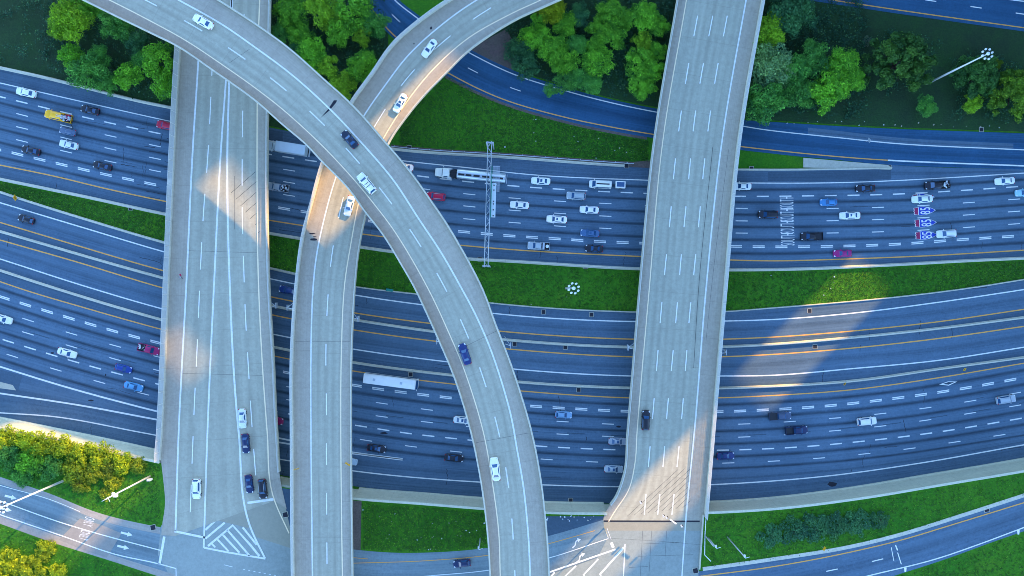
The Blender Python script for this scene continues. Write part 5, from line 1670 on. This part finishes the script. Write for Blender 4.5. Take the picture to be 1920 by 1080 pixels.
tree('round_tree', 1908, 170, 48, (.15, .34, .022), 'yellow green tree at the right edge', FINE, hk=.9)
tree('broadleaf_tree', 1836, 190, 20, Lm, 'small lime green conical tree below the dark tufted tree', BROAD, hk=.7)
tree('broadleaf_tree', 1884, 114, 13, (.16, .32, .02), 'little olive tree beside the tall lighting mast', BROAD, hk=.6)
tree('broadleaf_tree', 1750, 194, 22, Md, 'small isolated mid green tree on the dark slope', BROAD, hk=.7)
tree('shrub', 1628, 76, 10, (.16, .26, .18), 'small pale bush left of the round tree', SHRUB, cat='shrub')

SG = 'shrubs on the embankment at lower left'
k = 0
for x, y, r_, c, l in (
    (14, 822, 22, Yl, 'yellow shrub at the left edge under the wall coping'), (48, 826, 24, Yl, 'yellow shrub second from the left edge under the coping'), (84, 836, 25, Yl, 'yellow shrub third from the left edge under the coping'),
    (120, 838, 26, Yl, 'yellow shrub in the middle of the row under the coping'), (156, 850, 26, Yl, 'yellow shrub right of the middle in the row under the coping'), (192, 858, 26, Yl, 'yellow shrub fifth in the row under the coping'), (226, 868, 24, Yl, 'yellow shrub near the right end of the row'),
    (258, 872, 17, (.28, .40, .02), 'orange brown shrub at the right end of the row'), (18, 856, 26, Md, 'green shrub at the left edge, second row'), (56, 866, 28, Br, 'green shrub in the second row above the mast foot'), (96, 876, 26, Md, 'mid green shrub beside the mast foot'),
    (138, 884, 26, (.16, .28, .015), 'olive shrub right of the mast foot'), (176, 886, 20, (.28, .40, .02), 'orange tinted shrub in the second row'), (150, 908, 18, (.28, .40, .02), 'orange yellow shrub lowest in the middle'), (210, 904, 18, (.28, .40, .02), 'orange brown shrub near the leaning camera pole'),
    (198, 925, 13, (.28, .40, .02), 'small orange shrub at the tip of the camera pole'), (40, 894, 20, Md, 'low green shrub beside the street at left'), (205, 880, 20, (.11, .20, .015), 'dark olive shrub behind the orange ones'),
    (20, 1052, 26, Yl, 'yellow shrub in the bottom left corner, left one'), (58, 1062, 28, Yl, 'yellow shrub in the bottom left corner, middle one'), (86, 1032, 20, Yl, 'yellow shrub nearest the street in the bottom left corner'), (108, 1078, 24, Yl, 'yellow shrub in the bottom left corner, right one'), (4, 1084, 26, Yl, 'yellow shrub half cut off by the bottom left corner'),
    (1448, 1004, 24, Dk, 'dark creeping shrub on the right slope, leftmost'), (1490, 996, 26, Dk, 'dark creeping shrub on the right slope, second from the left'), (1530, 990, 28, Dk, 'dark creeping shrub on the right slope, third from the left'),
    (1572, 984, 26, Dk, 'dark creeping shrub on the right slope, fourth from the left'), (1612, 982, 24, Dk, 'dark creeping shrub on the right slope, fifth from the left'), (1650, 976, 18, Dk, 'dark creeping shrub on the right slope, rightmost'),
):
    tree('shrub', x, y, r_, c, l, SHRUB, SG if x < 400 else 'creeping shrubs on the right slope', base=ZP, cat='shrub', zscale=.9 if x < 400 else .45)

# low growth between and under the trees
def undergrowth(polys, n, seed):
    r = np.random.default_rng(seed)
    V, F = [], []
    for (x0, y0, x1, y1, cnt) in polys:
        for _ in range(cnt):
            cx_, cy_ = r.uniform(x0, x1), r.uniform(y0, y1)
            if x0 > 740 and cy_ > float(Fn((850, 70), (884, 90), (963, 125), (1037, 150), (1136, 176), (1240, 196), (1395, 218), (1640, 232))(cx_)) : continue
            if x0 < 740 and cy_ > float(uN(cx_)) - 16: continue
            c = P(cx_, cy_, 0)
            h = r.uniform(.3, 2.4); w_ = r.uniform(.7, 1.8)
            for k in range(26):
                q = np.array([c[0], c[1], 0]) + np.array([r.normal() * w_ * .5, r.normal() * w_ * .5, h * r.uniform(.4, 1.1)])
                nn = r.normal(size=3) * .6 + np.array([0, 0, 1]); nn /= np.linalg.norm(nn)
                u_ = np.cross(nn, r.normal(size=3)); u_ /= np.linalg.norm(u_); v_ = np.cross(nn, u_)
                s = r.uniform(.16, .32)
                b = len(V)
                V += [tuple(q - u_ * s), tuple(q - v_ * s * .6), tuple(q + u_ * s), tuple(q + v_ * s * .6)]
                F.append((b, b + 1, b + 2, b + 3))
    me = bpy.data.meshes.new('undergrowth')
    me.from_pydata(V, [], F); me.materials.append(M['leaf']); me.update()
    o = obj('undergrowth', me, kind='stuff'); o.color = (.045, .16, .05, 1)
undergrowth(((85, -20, 335, 205, 330), (505, -20, 720, 190, 300), (945, -20, 1265, 185, 430), (1400, -20, 1625, 220, 330), (1640, 60, 1760, 180, 40), (1780, 100, 1930, 225, 110), (0, -20, 90, 130, 25)), 0, 3)

# grass tufts and litter
def scatter(n, fn_):
    out = []
    while len(out) < n:
        q = fn_()
        if q is not None: out.append(q)
    return out
def tufts(name, spots, col, size=(.22, .5)):
    r = np.random.default_rng(5)
    V, F = [], []
    for p in spots:
        for k in range(3):
            t = r.uniform(0, 6.28); s = r.uniform(*size); wd = s * .28
            dx, dy = math.cos(t), math.sin(t)
            b = len(V)
            V += [(p[0] - dy * wd, p[1] + dx * wd, p[2]), (p[0] + dy * wd, p[1] - dx * wd, p[2]), (p[0] + dx * s * .8, p[1] + dy * s * .8, p[2] + s * r.uniform(.25, .8))]
            F.append((b, b + 1, b + 2))
    me = bpy.data.meshes.new(name)
    me.from_pydata(V, [], F); me.materials.append(M['leaf']); me.update()
    o = obj(name, me, kind='stuff'); o.color = (*col, 1)
    return o
def rnd_median():
    x = random.uniform(-60, 1990); y0, y1 = float(uS(x)) + 6, float(cN(x)) - 3
    return P(x, random.uniform(y0, y1), -.1)
def rnd_bank():
    x = random.choice((random.uniform(-60, 300), random.uniform(662, 912), random.uniform(1325, 2000)))
    t = float(wT(x)) + 6
    b_ = 1120
    y = random.uniform(t, b_)
    if x < 320 and float(sN(x)) - 3 < y < float(sS(x)) + 3: return None
    if 500 < x < 1200 and y > float(sN(x)) - 3: return None
    if x > 1310 and float(kN(x)) - 5 < y < float(kS2(x)) + 3: return None
    if x > 1310 and x < 1330: return None
    if 655 < x < 680: return None
    return P(x, y, ZP)
def rnd_north():
    x = random.uniform(750, 1215)
    ys = float(Fn((750, 225), (836, 146), (905, 180), (960, 203), (1060, 232), (1135, 250), (1226, 266))(x)); ye = float(uN(x)) - 12
    if ye - ys < 2: return None
    return P(x, random.uniform(ys, ye), -.1)
tufts('grass', scatter(15000, rnd_median), (.075, .245, .010))
tufts('grass', scatter(13000, rnd_bank), (.078, .250, .010))
tufts('grass', scatter(6000, rnd_north), (.070, .235, .012))
m = MB()
def fleck(p, s):
    m.box((p[0], p[1], p[2] + s * .3), (s, s * random.uniform(.4, 1), s * .5), random.uniform(0, 3), random.randrange(2))
for p in scatter(26, lambda: (lambda q: q if q and P(660, 0)[0] < q[0] < P(915, 0)[0] else None)(rnd_bank())): fleck(p, random.uniform(.14, .30))
for p in scatter(14, rnd_north): fleck(p, random.uniform(.14, .34))
for p in scatter(16, rnd_median): fleck(p, random.uniform(.14, .32))
for x in np.linspace(1445, 1880, 20): fleck(P(x + random.uniform(-8, 8), 230 + (x - 1440) * .02 - random.uniform(-2, 6), -.05), random.uniform(.14, .34))
for _ in range(20): fleck(P(random.uniform(1024, 1120), random.uniform(966, 978), ZP), random.uniform(.12, .35))
m.build('litter', [M['whitebox'], M['concrete']], kind='stuff')

# ------------------------------------------------------------------ masts, poles, signs
def mast(label, x, y, base, h, ring_r=1.15, name='lighting_mast'):
    c = P(x, y, base)
    root = thing(name, label, 'lighting mast', c)
    m = MB(); m.tube((0, 0, 0), (0, 0, h), .30, .13, 12); m.build('pole', M['pole'], root)
    m = MB(); n = 24
    for i in range(n):
        a0, a1 = 2 * math.pi * i / n, 2 * math.pi * (i + 1) / n
        m.tube((math.cos(a0) * ring_r * .72, math.sin(a0) * ring_r * .72, h - .3), (math.cos(a1) * ring_r * .72, math.sin(a1) * ring_r * .72, h - .3), .05, n=6)
    for i in range(4):
        a0 = math.pi / 2 * i
        m.tube((0, 0, h - .3), (math.cos(a0) * ring_r * .72, math.sin(a0) * ring_r * .72, h - .3), .04, n=6)
    m.build('ring', M['black'], root)
    m = MB(); m.loft([[(math.cos(t) * r_, math.sin(t) * r_, h + z) for t in np.linspace(0, 6.283, 13)[:-1]] for r_, z in ((.30, -.2), (.42, .0), (.36, .2), (.16, .3))])
    m.build('head', M['whitebox'], root)
    me = None
    for i in range(8):
        a0 = math.pi / 4 * i + .3
        if me is None:
            mm = MB(); mm.loft([[(x_, math.cos(t) * r_, math.sin(t) * r_ * .8) for t in np.linspace(0, 6.283, 11)[:-1]] for x_, r_ in ((-.30, .08), (-.22, .20), (.02, .25), (.22, .19), (.32, .08))])
            me = mm.mesh('luminaire', M['whitebox'])
        o = obj('luminaire', me, root)
        o.location = (math.cos(a0) * ring_r, math.sin(a0) * ring_r, h - .28); o.rotation_euler = (0, 0, .5)
    return root
mast('tall lighting mast with ring of eight lamps in the dark slope at top right', 1738, 157, -.1, 25.7)
mast('lighting mast seen straight from above in the grass median', 1061, 540.5, -.1, 25.7)
mast('tall pale lighting mast leaning over the street at the left edge', 127, 898, ZP, 25.2)
c = P(281, 893, ZP)
root = thing('camera_pole', 'pale pole with brackets and cabinet on the grass beside the wide bridge', 'pole', c)
m = MB(); m.tube((0, 0, 0), (0, 0, 20.7), .24, .15, 10); m.build('mast', M['pole'], root)
m = MB(); m.box((.3, -.25, 17.2), (.8, .5, .7)); m.box((-.45, .2, 16.8), (.5, .4, .5)); m.build('camera_housing', M['whitebox'], root)
m = MB(); m.tube((0, 0, 20.6), (-.9, -.5, 20.9), .08, .06, 6); m.tube((0, 0, 19.9), (.5, -.8, 20.1), .08, .06, 6); m.build('bracket', M['pole'], root)
m = MB(); m.box((.35, -.6, .9), (.8, .5, 1.4)); m.build('cabinet', M['whitebox'], root)
for x, y, h, lab in ((1364, 1007, 15.0, 'longer leaning grey pole on the grass right of the straight bridge'), (1328, 1008, 8.0, 'shorter grey pole on the grass right of the straight bridge'), (900.5, 1009, 8.4, 'slim grey pole on the grass beside the high flyover')):
    c = P(x, y, ZP)
    root = thing('signal_pole', lab, 'pole', c)
    m = MB(); m.tube((0, 0, 0), (0, 0, h), .17, .12, 8); m.build('mast', M['steel'], root)
    m = MB(); m.box((-.1, .35, h - .4), (.35, .6, .5)); m.tube((0, 0, h), (.9, .3, h + .1), .06, n=6); m.build('bracket', M['whitebox'], root)

# overhead sign gantry
c0, c1 = P(918.5, 265, 9.6), P(911.5, 501, 9.6)
root = thing('sign_gantry', 'grey steel sign gantry spanning the northern motorway, with lattice beam', 'gantry', (c0[0], c0[1], 0))
def rel(p): return (p[0] - c0[0], p[1] - c0[1], p[2])
d = (Vector(c1) - Vector(c0)); L_ = d.length; d.normalize(); nrm = Vector((d.y, -d.x, 0))
if nrm.x < 0: nrm = -nrm
m = MB()
for s in (-.47, .47):
    for z in (9.0, 9.95):
        m.tube(rel(Vector((c0[0], c0[1], z)) + nrm * s), rel(Vector((c1[0], c1[1], z)) + nrm * s), .095, n=8)
k = 22
for i in range(k):
    a0, a1 = L_ * i / k, L_ * (i + 1) / k
    s = -.47 if i % 2 else .47
    for z in (9.0, 9.95):
        m.tube(rel(Vector((c0[0], c0[1], z)) + d * a0 + nrm * s), rel(Vector((c0[0], c0[1], z)) + d * a1 - nrm * s), .045, n=6)
    for q in (-.47, .47):
        m.tube(rel(Vector((c0[0], c0[1], 9.0 if i % 2 else 9.95)) + d * a0 + nrm * q), rel(Vector((c0[0], c0[1], 9.95 if i % 2 else 9.0)) + d * a1 + nrm * q), .04, n=6)
m.build('lattice_beam', M['steel'], root)
for e_, q in ((c0, .3), (c1, -.3)):
    m = MB()
    b = Vector((e_[0], e_[1], 0)) + d * q
    for s in (-.75, .75):
        m.tube(rel(b + nrm * s), rel(b + nrm * s + Vector((0, 0, 9.6))), .17, n=10)
    m.box(rel(b + Vector((0, 0, 9.6))), (1.9, .35, .3), math.atan2(nrm.y, nrm.x))
    m.build('column', M['steel'], root)
def at_g(ypx, off, z): 
    t = (ypx - 265) / (501 - 265) * L_
    return Vector((c0[0], c0[1], z)) + d * t + nrm * off
rz_ = math.atan2(d.y, d.x)
m = MB(); p = at_g(375, 1.35, 9.3); m.box(rel(p), (8.4, 1.05, .35), rz_); m.build('light_box', M['whitebox'], root)
m = MB()
for yp in (347, 356, 377, 382, 393, 404):
    p = at_g(yp, 1.35, 9.5); m.box(rel(p), (.28, .28, .08), rz_)
m.build('lamp_cover', M['black'], root)
m = MB(); p = at_g(334, 2.0, 8.9)
for i in range(9):
    q = at_g(334, 1.1 + i * .19, 8.9); m.box(rel(q), (6.4, .07, .05), rz_)
for yp in (311, 322, 334, 346, 357):
    q = at_g(yp, 1.85, 8.9); m.box(rel(q), (.08, 1.7, .08), rz_)
m.build('walkway', M['steel'], root)
m = MB(); p = at_g(360, .75, 9.6); m.box(rel(p), (12.5, .12, 3.6), rz_); m.build('sign_panel', M['sign_green'], root)

# road signs
def panel_sign(label, x, y, zb_, zc, rz, w_, h_, mat, diamond=False, mark=False, name='road_sign', edge=None):
    c = P(x, y, zc)
    root = thing(name, label, 'sign', (c[0], c[1], zb_), rz)
    zc -= zb_
    m = MB()
    if diamond:
        q = w_ / 2
        pts = [(0, -q), (q, 0), (0, q), (-q, 0)]
        b = len(m.v)
        for t in (.0, .05):
            m.v += [(t, p[0], zc + p[1]) for p in pts]
        m.face((0, 1, 2, 3), 0); m.face((7, 6, 5, 4), 0)
        for i in range(4): m.face((i, (i + 1) % 4, 4 + (i + 1) % 4, 4 + i), 0)
    else:
        m.box((.025, 0, zc), (.05, w_, h_))
    m.build('panel', M[mat], root)
    if mark:
        m = MB()
        for a_, b_ in (((-.12, -.25), (-.12, .0)), ((-.12, .0), (.12, .06)), ((.12, .06), (.12, .3))):
            m.tube((.06, a_[0], zc + a_[1]), (.06, b_[0], zc + b_[1]), .05, n=6)
        m.build('symbol', M['black'], root)
    m = MB(); m.tube((-.04, 0, 0), (-.04, 0, zc), .05, n=6); m.build('post', M['steel'], root)
    return root
panel_sign('yellow diamond warning sign with black bend arrow at the grass median, far left', 28, 371, 0, 2.6, .1, 1.7, 1.7, 'sign_yellow', True, True)
panel_sign('grey back of a diamond sign on the slip road line, far right', 1630, 263, 0, 2.2, 3.3, 1.5, 1.5, 'steel', True)
panel_sign('yellow sign on the left parapet of the curved ramp', 556, 879, ZR + .5, ZR + 1.6, -1.35, 1.2, 1.3, 'sign_yellow')
panel_sign('yellow sign on the right parapet of the curved ramp', 652, 870, ZR + .5, ZR + 1.6, -2.1, 1.3, 1.3, 'sign_yellow')
panel_sign('small yellow sign on a post beside the lower right road', 1546, 1029, ZP, ZP + 1.8, 2.6, 1.0, 1.0, 'sign_yellow')
for x, y, lab in ((1584, 720, 'small pale yellow chevron plate on the barrier, left one of two'), (1809, 693, 'small pale yellow chevron plate on the barrier, right one of two')):
    panel_sign(lab, x, y, .8, 1.5, math.radians(150), .75, .9, 'sign_yellow', False, True)
c = P(731, 544, 0)
root = thing('utility_box', 'teal box on the kerb of the grass median beside the flyover', 'utility box', c, -.15)
m = MB(); m.box((0, 0, .35), (1.7, .65, .7), 0, 0, .94); m.build('cabinet', M['sign_green'], root)
m = MB(); m.box((0, 0, .74), (1.75, .7, .06)); m.build('lid', M['sign_green'], root)

# sign brackets on the sides of the bridges
def bracket(root, x0, y0, x1, y1, z):
    a_, b_ = P(x0, y0, z), P(x1, y1, z)
    f = lambda p, dz=0: (p[0] - root.location[0], p[1] - root.location[1], p[2] + dz)
    m = MB()
    mid = (a_[0] + (b_[0] - a_[0]) * .1, b_[1] + 1.6, z)
    m.tube(f(a_), f(b_), .08, n=6); m.tube(f((a_[0], a_[1] + 1.7, z)), f(b_), .06, n=6); m.tube(f(a_, -1.2), f(b_), .06, n=6)
    m.box(f(b_, -.9), (.12, 1.4, 1.9))
    m.build('sign_bracket', M['steel'], root)
bracket(BL, 505, 578, 516, 573, ZB + .3)
bracket(RMP, 552, 580, 538, 577, ZR - .8)
bracket(RMP, 660, 597, 671, 598, ZR - .8)
bracket(FLY, 828, 640, 818, 640, ZF - .8)
bracket(FLY, 946, 645, 957, 648, ZF - .8)
bracket(BR, 1190, 655, 1178, 652, ZB + .2)
bracket(BR, 1350, 663, 1362, 661, ZB + .2)

# storm inlets
def inlet(x, y, label, z=0.02, rz=0.0, s=1.1):
    c = P(x, y, z)
    root = thing('storm_drain', label, 'drain', c, rz, 'storm drains')
    m = MB()
    for q in (-1, 1):
        m.box((q * s * .5, 0, .03), (.09, s + .09, .08)); m.box((0, q * s * .5, .03), (s - .09, .09, .08))
    m.build('frame', M['concrete'], root)
    m = MB(); m.box((0, 0, .02), (s - .09, s - .09, .03))
    m.build('grate', M['joint'], root)
for x, y, l in ((245, 390, 'storm drain in the median barrier left of the wide bridge'), (900, 486, 'storm drain in the median barrier beside the foot of the gantry'), (1098, 500, 'storm drain in the median barrier above the lighting mast'),
    (1175, 311, 'storm drain at the end of the guardrail near the straight bridge'), (767, 277, 'storm drain beside the start of the guardrail'), (1409, 316, 'storm drain at the kerb right of the straight bridge'), (1667, 313.5, 'storm drain at the tip of the concrete wedge'),
    (1019, 585, 'storm drain below the median kerb, left one of two'), (1109, 590, 'storm drain below the median kerb, right one of two'), (1518, 583, 'storm drain under the right median kerb'), (1528, 650, 'storm drain beside the collector barrier on the right'),
    (1060, 651, 'storm drain beside the collector barrier, near the flyover'), (965, 645, 'storm drain beside the collector barrier at the flyover edge'), (1085, 731, 'storm drain below the lower barrier left of the straight bridge'), (770, 702, 'storm drain below the lower barrier above the coach'),
    (1070, 938, 'storm drain at the foot of the retaining wall'), (1840, 243, 'storm drain at the edge of the slip road, far right')):
    inlet(x, y, l)
for x, y, l in ((287, 989, 'storm drain at the grass corner beside the street'), (535, 965, 'storm drain between wide bridge and curved ramp'), (1850, 955, 'storm drain in the kerb of the lower right road'), (1304, 1070, 'storm drain at the foot of the straight bridge')):
    inlet(x, y, l, ZP + .06, .2, 1.3)

# signals hanging over the end of the straight bridge
pA, pB = P(1133, 990, ZP), P(1322, 1004, ZP)
root = thing('signal_span', 'thin wire between two poles carrying traffic signals at the straight bridge', 'signal wire', pA)
m = MB(); m.tube((0, 0, 0), (0, 0, 8.0), .16, .11, 8); m.build('pole', M['steel'], root)
q = (pB[0] - pA[0], pB[1] - pA[1], 0)
m = MB(); m.tube(q, (q[0], q[1], 8.0), .16, .11, 8); m.build('pole', M['steel'], root)
m = MB(); m.tube((0, 0, 7.8), (q[0] * .5, q[1] * .5 , 7.2), .02, n=4); m.tube((q[0] * .5, q[1] * .5, 7.2), (q[0], q[1], 7.8), .02, n=4); m.build('wire', M['black'], root)
for x, y, l in ((1201, 942, 'single traffic signal over the left lanes of the straight bridge'), (1243.5, 967, 'traffic signal over the dark joint, left one of a pair'), (1249.5, 970, 'traffic signal over the dark joint, right one of a pair'), (1278, 986.5, 'traffic signal nearest the right edge line')):
    c = P(x, y, ZP + 6.4)
    rt = thing('traffic_signal', l, 'traffic signal', c, .5)
    m = MB(); m.box((0, 0, 0), (.36, .42, 1.05)); m.build('housing', M['pole'], rt)
    m = MB()
    for z in (-.32, 0, .32): m.tube((.2, 0, z), (.36, 0, z - .02), .14, .15, 8)
    m.build('visor', M['black'], rt)
    m = MB(); m.tube((0, 0, .5), (0, 0, 1.15), .03, n=5); m.build('hanger', M['black'], rt)
c = P(1262, 978, ZP + 6.3)
rt = thing('street_name_sign', 'pale narrow hanging sign between the traffic signals', 'sign', c, -.62)
m = MB(); m.box((0, 0, 0), (1.9, .30, .35)); m.build('panel', M['whitebox'], rt)
m = MB(); m.tube((-.6, 0, .15), (-.6, 0, 1.1), .02, n=4); m.tube((.6, 0, .15), (.6, 0, 1.1), .02, n=4); m.build('hanger', M['black'], rt)

# handrail on the grass right of the straight bridge
path = PP([(1322, 966), (1320, 1000), (1319.5, 1038), (1331, 1050)], ZP)
rt = thing('handrail', 'pale bent railing on the grass beside the straight bridge end', 'railing', path[0])
m = MB()
for a_, b_ in zip(path[:-1], path[1:]):
    m.tube(tuple(Vector(a_) - Vector(path[0]) + Vector((0, 0, 1.0))), tuple(Vector(b_) - Vector(path[0]) + Vector((0, 0, 1.0))), .09, n=8)
m.build('rail', M['whitebox'], rt)
hp = MB(); hp.tube((0, 0, 0), (0, 0, 1.0), .05, n=6); hp_me = hp.mesh('post', M['steel'])
al = arc(path)
for s in np.linspace(.3, al[-1] - .3, 7):
    q = sub(path, s - .01, s)[0]
    o = obj('post', hp_me, rt); o.location = (q[0] - path[0][0], q[1] - path[0][1], 0)

# the walker on the bridge shoulder
c = P(338.5, 520, ZB + .9)
rt = thing('person', 'person in pale grey top walking on the wide bridge shoulder, carrying a red bag', 'person', (c[0], c[1], ZB + .01), math.radians(100))
me = bpy.data.meshes.new('body')
V = [(0, 0, .95), (0, 0, 1.12), (0.02, 0, 1.36), (0.03, 0, 1.50), (.05, 0, 1.60), (.07, 0, 1.70),
     (0.02, .19, 1.42), (.06, .25, 1.15), (.22, .22, .98), (0.02, -.19, 1.42), (-.06, -.25, 1.15), (.06, -.26, .90),
     (0, .10, .90), (.20, .11, .50), (.10, .11, .08), (.30, .11, .04), (0, -.10, .90), (-.05, -.11, .50), (-.30, -.11, .14), (-.14, -.11, .04)]
E = [(0, 1), (1, 2), (2, 3), (3, 4), (4, 5), (2, 6), (6, 7), (7, 8), (2, 9), (9, 10), (10, 11), (0, 12), (12, 13), (13, 14), (14, 15), (0, 16), (16, 17), (17, 18), (18, 19)]
rad = [.15, .14, .17, .065, .09, .10, .075, .055, .04, .075, .055, .04, .10, .07, .05, .04, .10, .07, .05, .04]
me.from_pydata(V, E, [])
o = obj('body', me, rt)
o.modifiers.new('skin', 'SKIN')
sub_ = o.modifiers.new('sub', 'SUBSURF'); sub_.levels = sub_.render_levels = 1
for sv, r_ in zip(me.skin_vertices[0].data, rad): sv.radius = (r_, r_)
me.skin_vertices[0].data[0].use_root = True
me.materials.append(M['skin'])
def shell(name, mat, segs):
    m = MB()
    for a_, b_, r0, r1 in segs: m.tube(a_, b_, r0, r1, 10)
    m.build(name, M[mat], rt)
shell('jacket', 'grey_cloth', [((0, 0, .98), (0.02, 0, 1.40), .19, .21), ((.02, 0, 1.40), (.03, 0, 1.50), .21, .09), ((.02, .17, 1.42), (.06, .25, 1.15), .095, .075), ((.06, .25, 1.15), (.2, .22, 1.0), .075, .06), ((.02, -.17, 1.42), (-.06, -.25, 1.15), .095, .075), ((-.06, -.25, 1.15), (.05, -.26, .94), .075, .06)])
shell('trousers', 'dark_cloth', [((0, .09, .98), (.20, .11, .50), .13, .09), ((.20, .11, .50), (.10, .11, .10), .09, .07), ((0, -.09, .98), (-.05, -.11, .50), .13, .09), ((-.05, -.11, .50), (-.29, -.11, .16), .09, .07)])
m = MB(); m.loft([[(.05 + math.cos(t) * r_, math.sin(t) * r_, z) for t in np.linspace(0, 6.283, 13)[:-1]] for r_, z in ((.10, 1.66), (.115, 1.72), (.10, 1.78), (.05, 1.815))]); m.build('hair', M['hair'], rt)
for s in (-1, 1):
    m = MB(); m.box((.165, s * .035, 1.71), (.012, .022, .012)); m.build('eye', M['black'], rt)
for hx, hy, hz in ((.25, .22, .95), (.07, -.26, .85)):
    m = MB(); m.box((hx, hy, hz), (.05, .085, .09), 0, 0, .9)
    for k in range(4): m.tube((hx, hy - .032 + k * .021, hz - .04), (hx + .02, hy - .032 + k * .021, hz - .11 + abs(k - 1.5) * .012), .010, .008, 6)
    m.tube((hx + .02, hy + .045, hz), (hx + .05, hy + .055, hz - .05), .011, .009, 6)
    m.build('hand', M['skin'], rt)
m = MB(); m.box((.62, -.05, .86), (.50, .30, .34), .2, 0, .85); m.tube((.40, .12, .95), (.62, -.02, 1.05), .015, n=5)
bag = m.build('bag', M['red_cloth'], label='red bag held out in front of the person on the wide bridge', cat='bag')
bag.location = rt.location; bag.rotation_euler = rt.rotation_euler
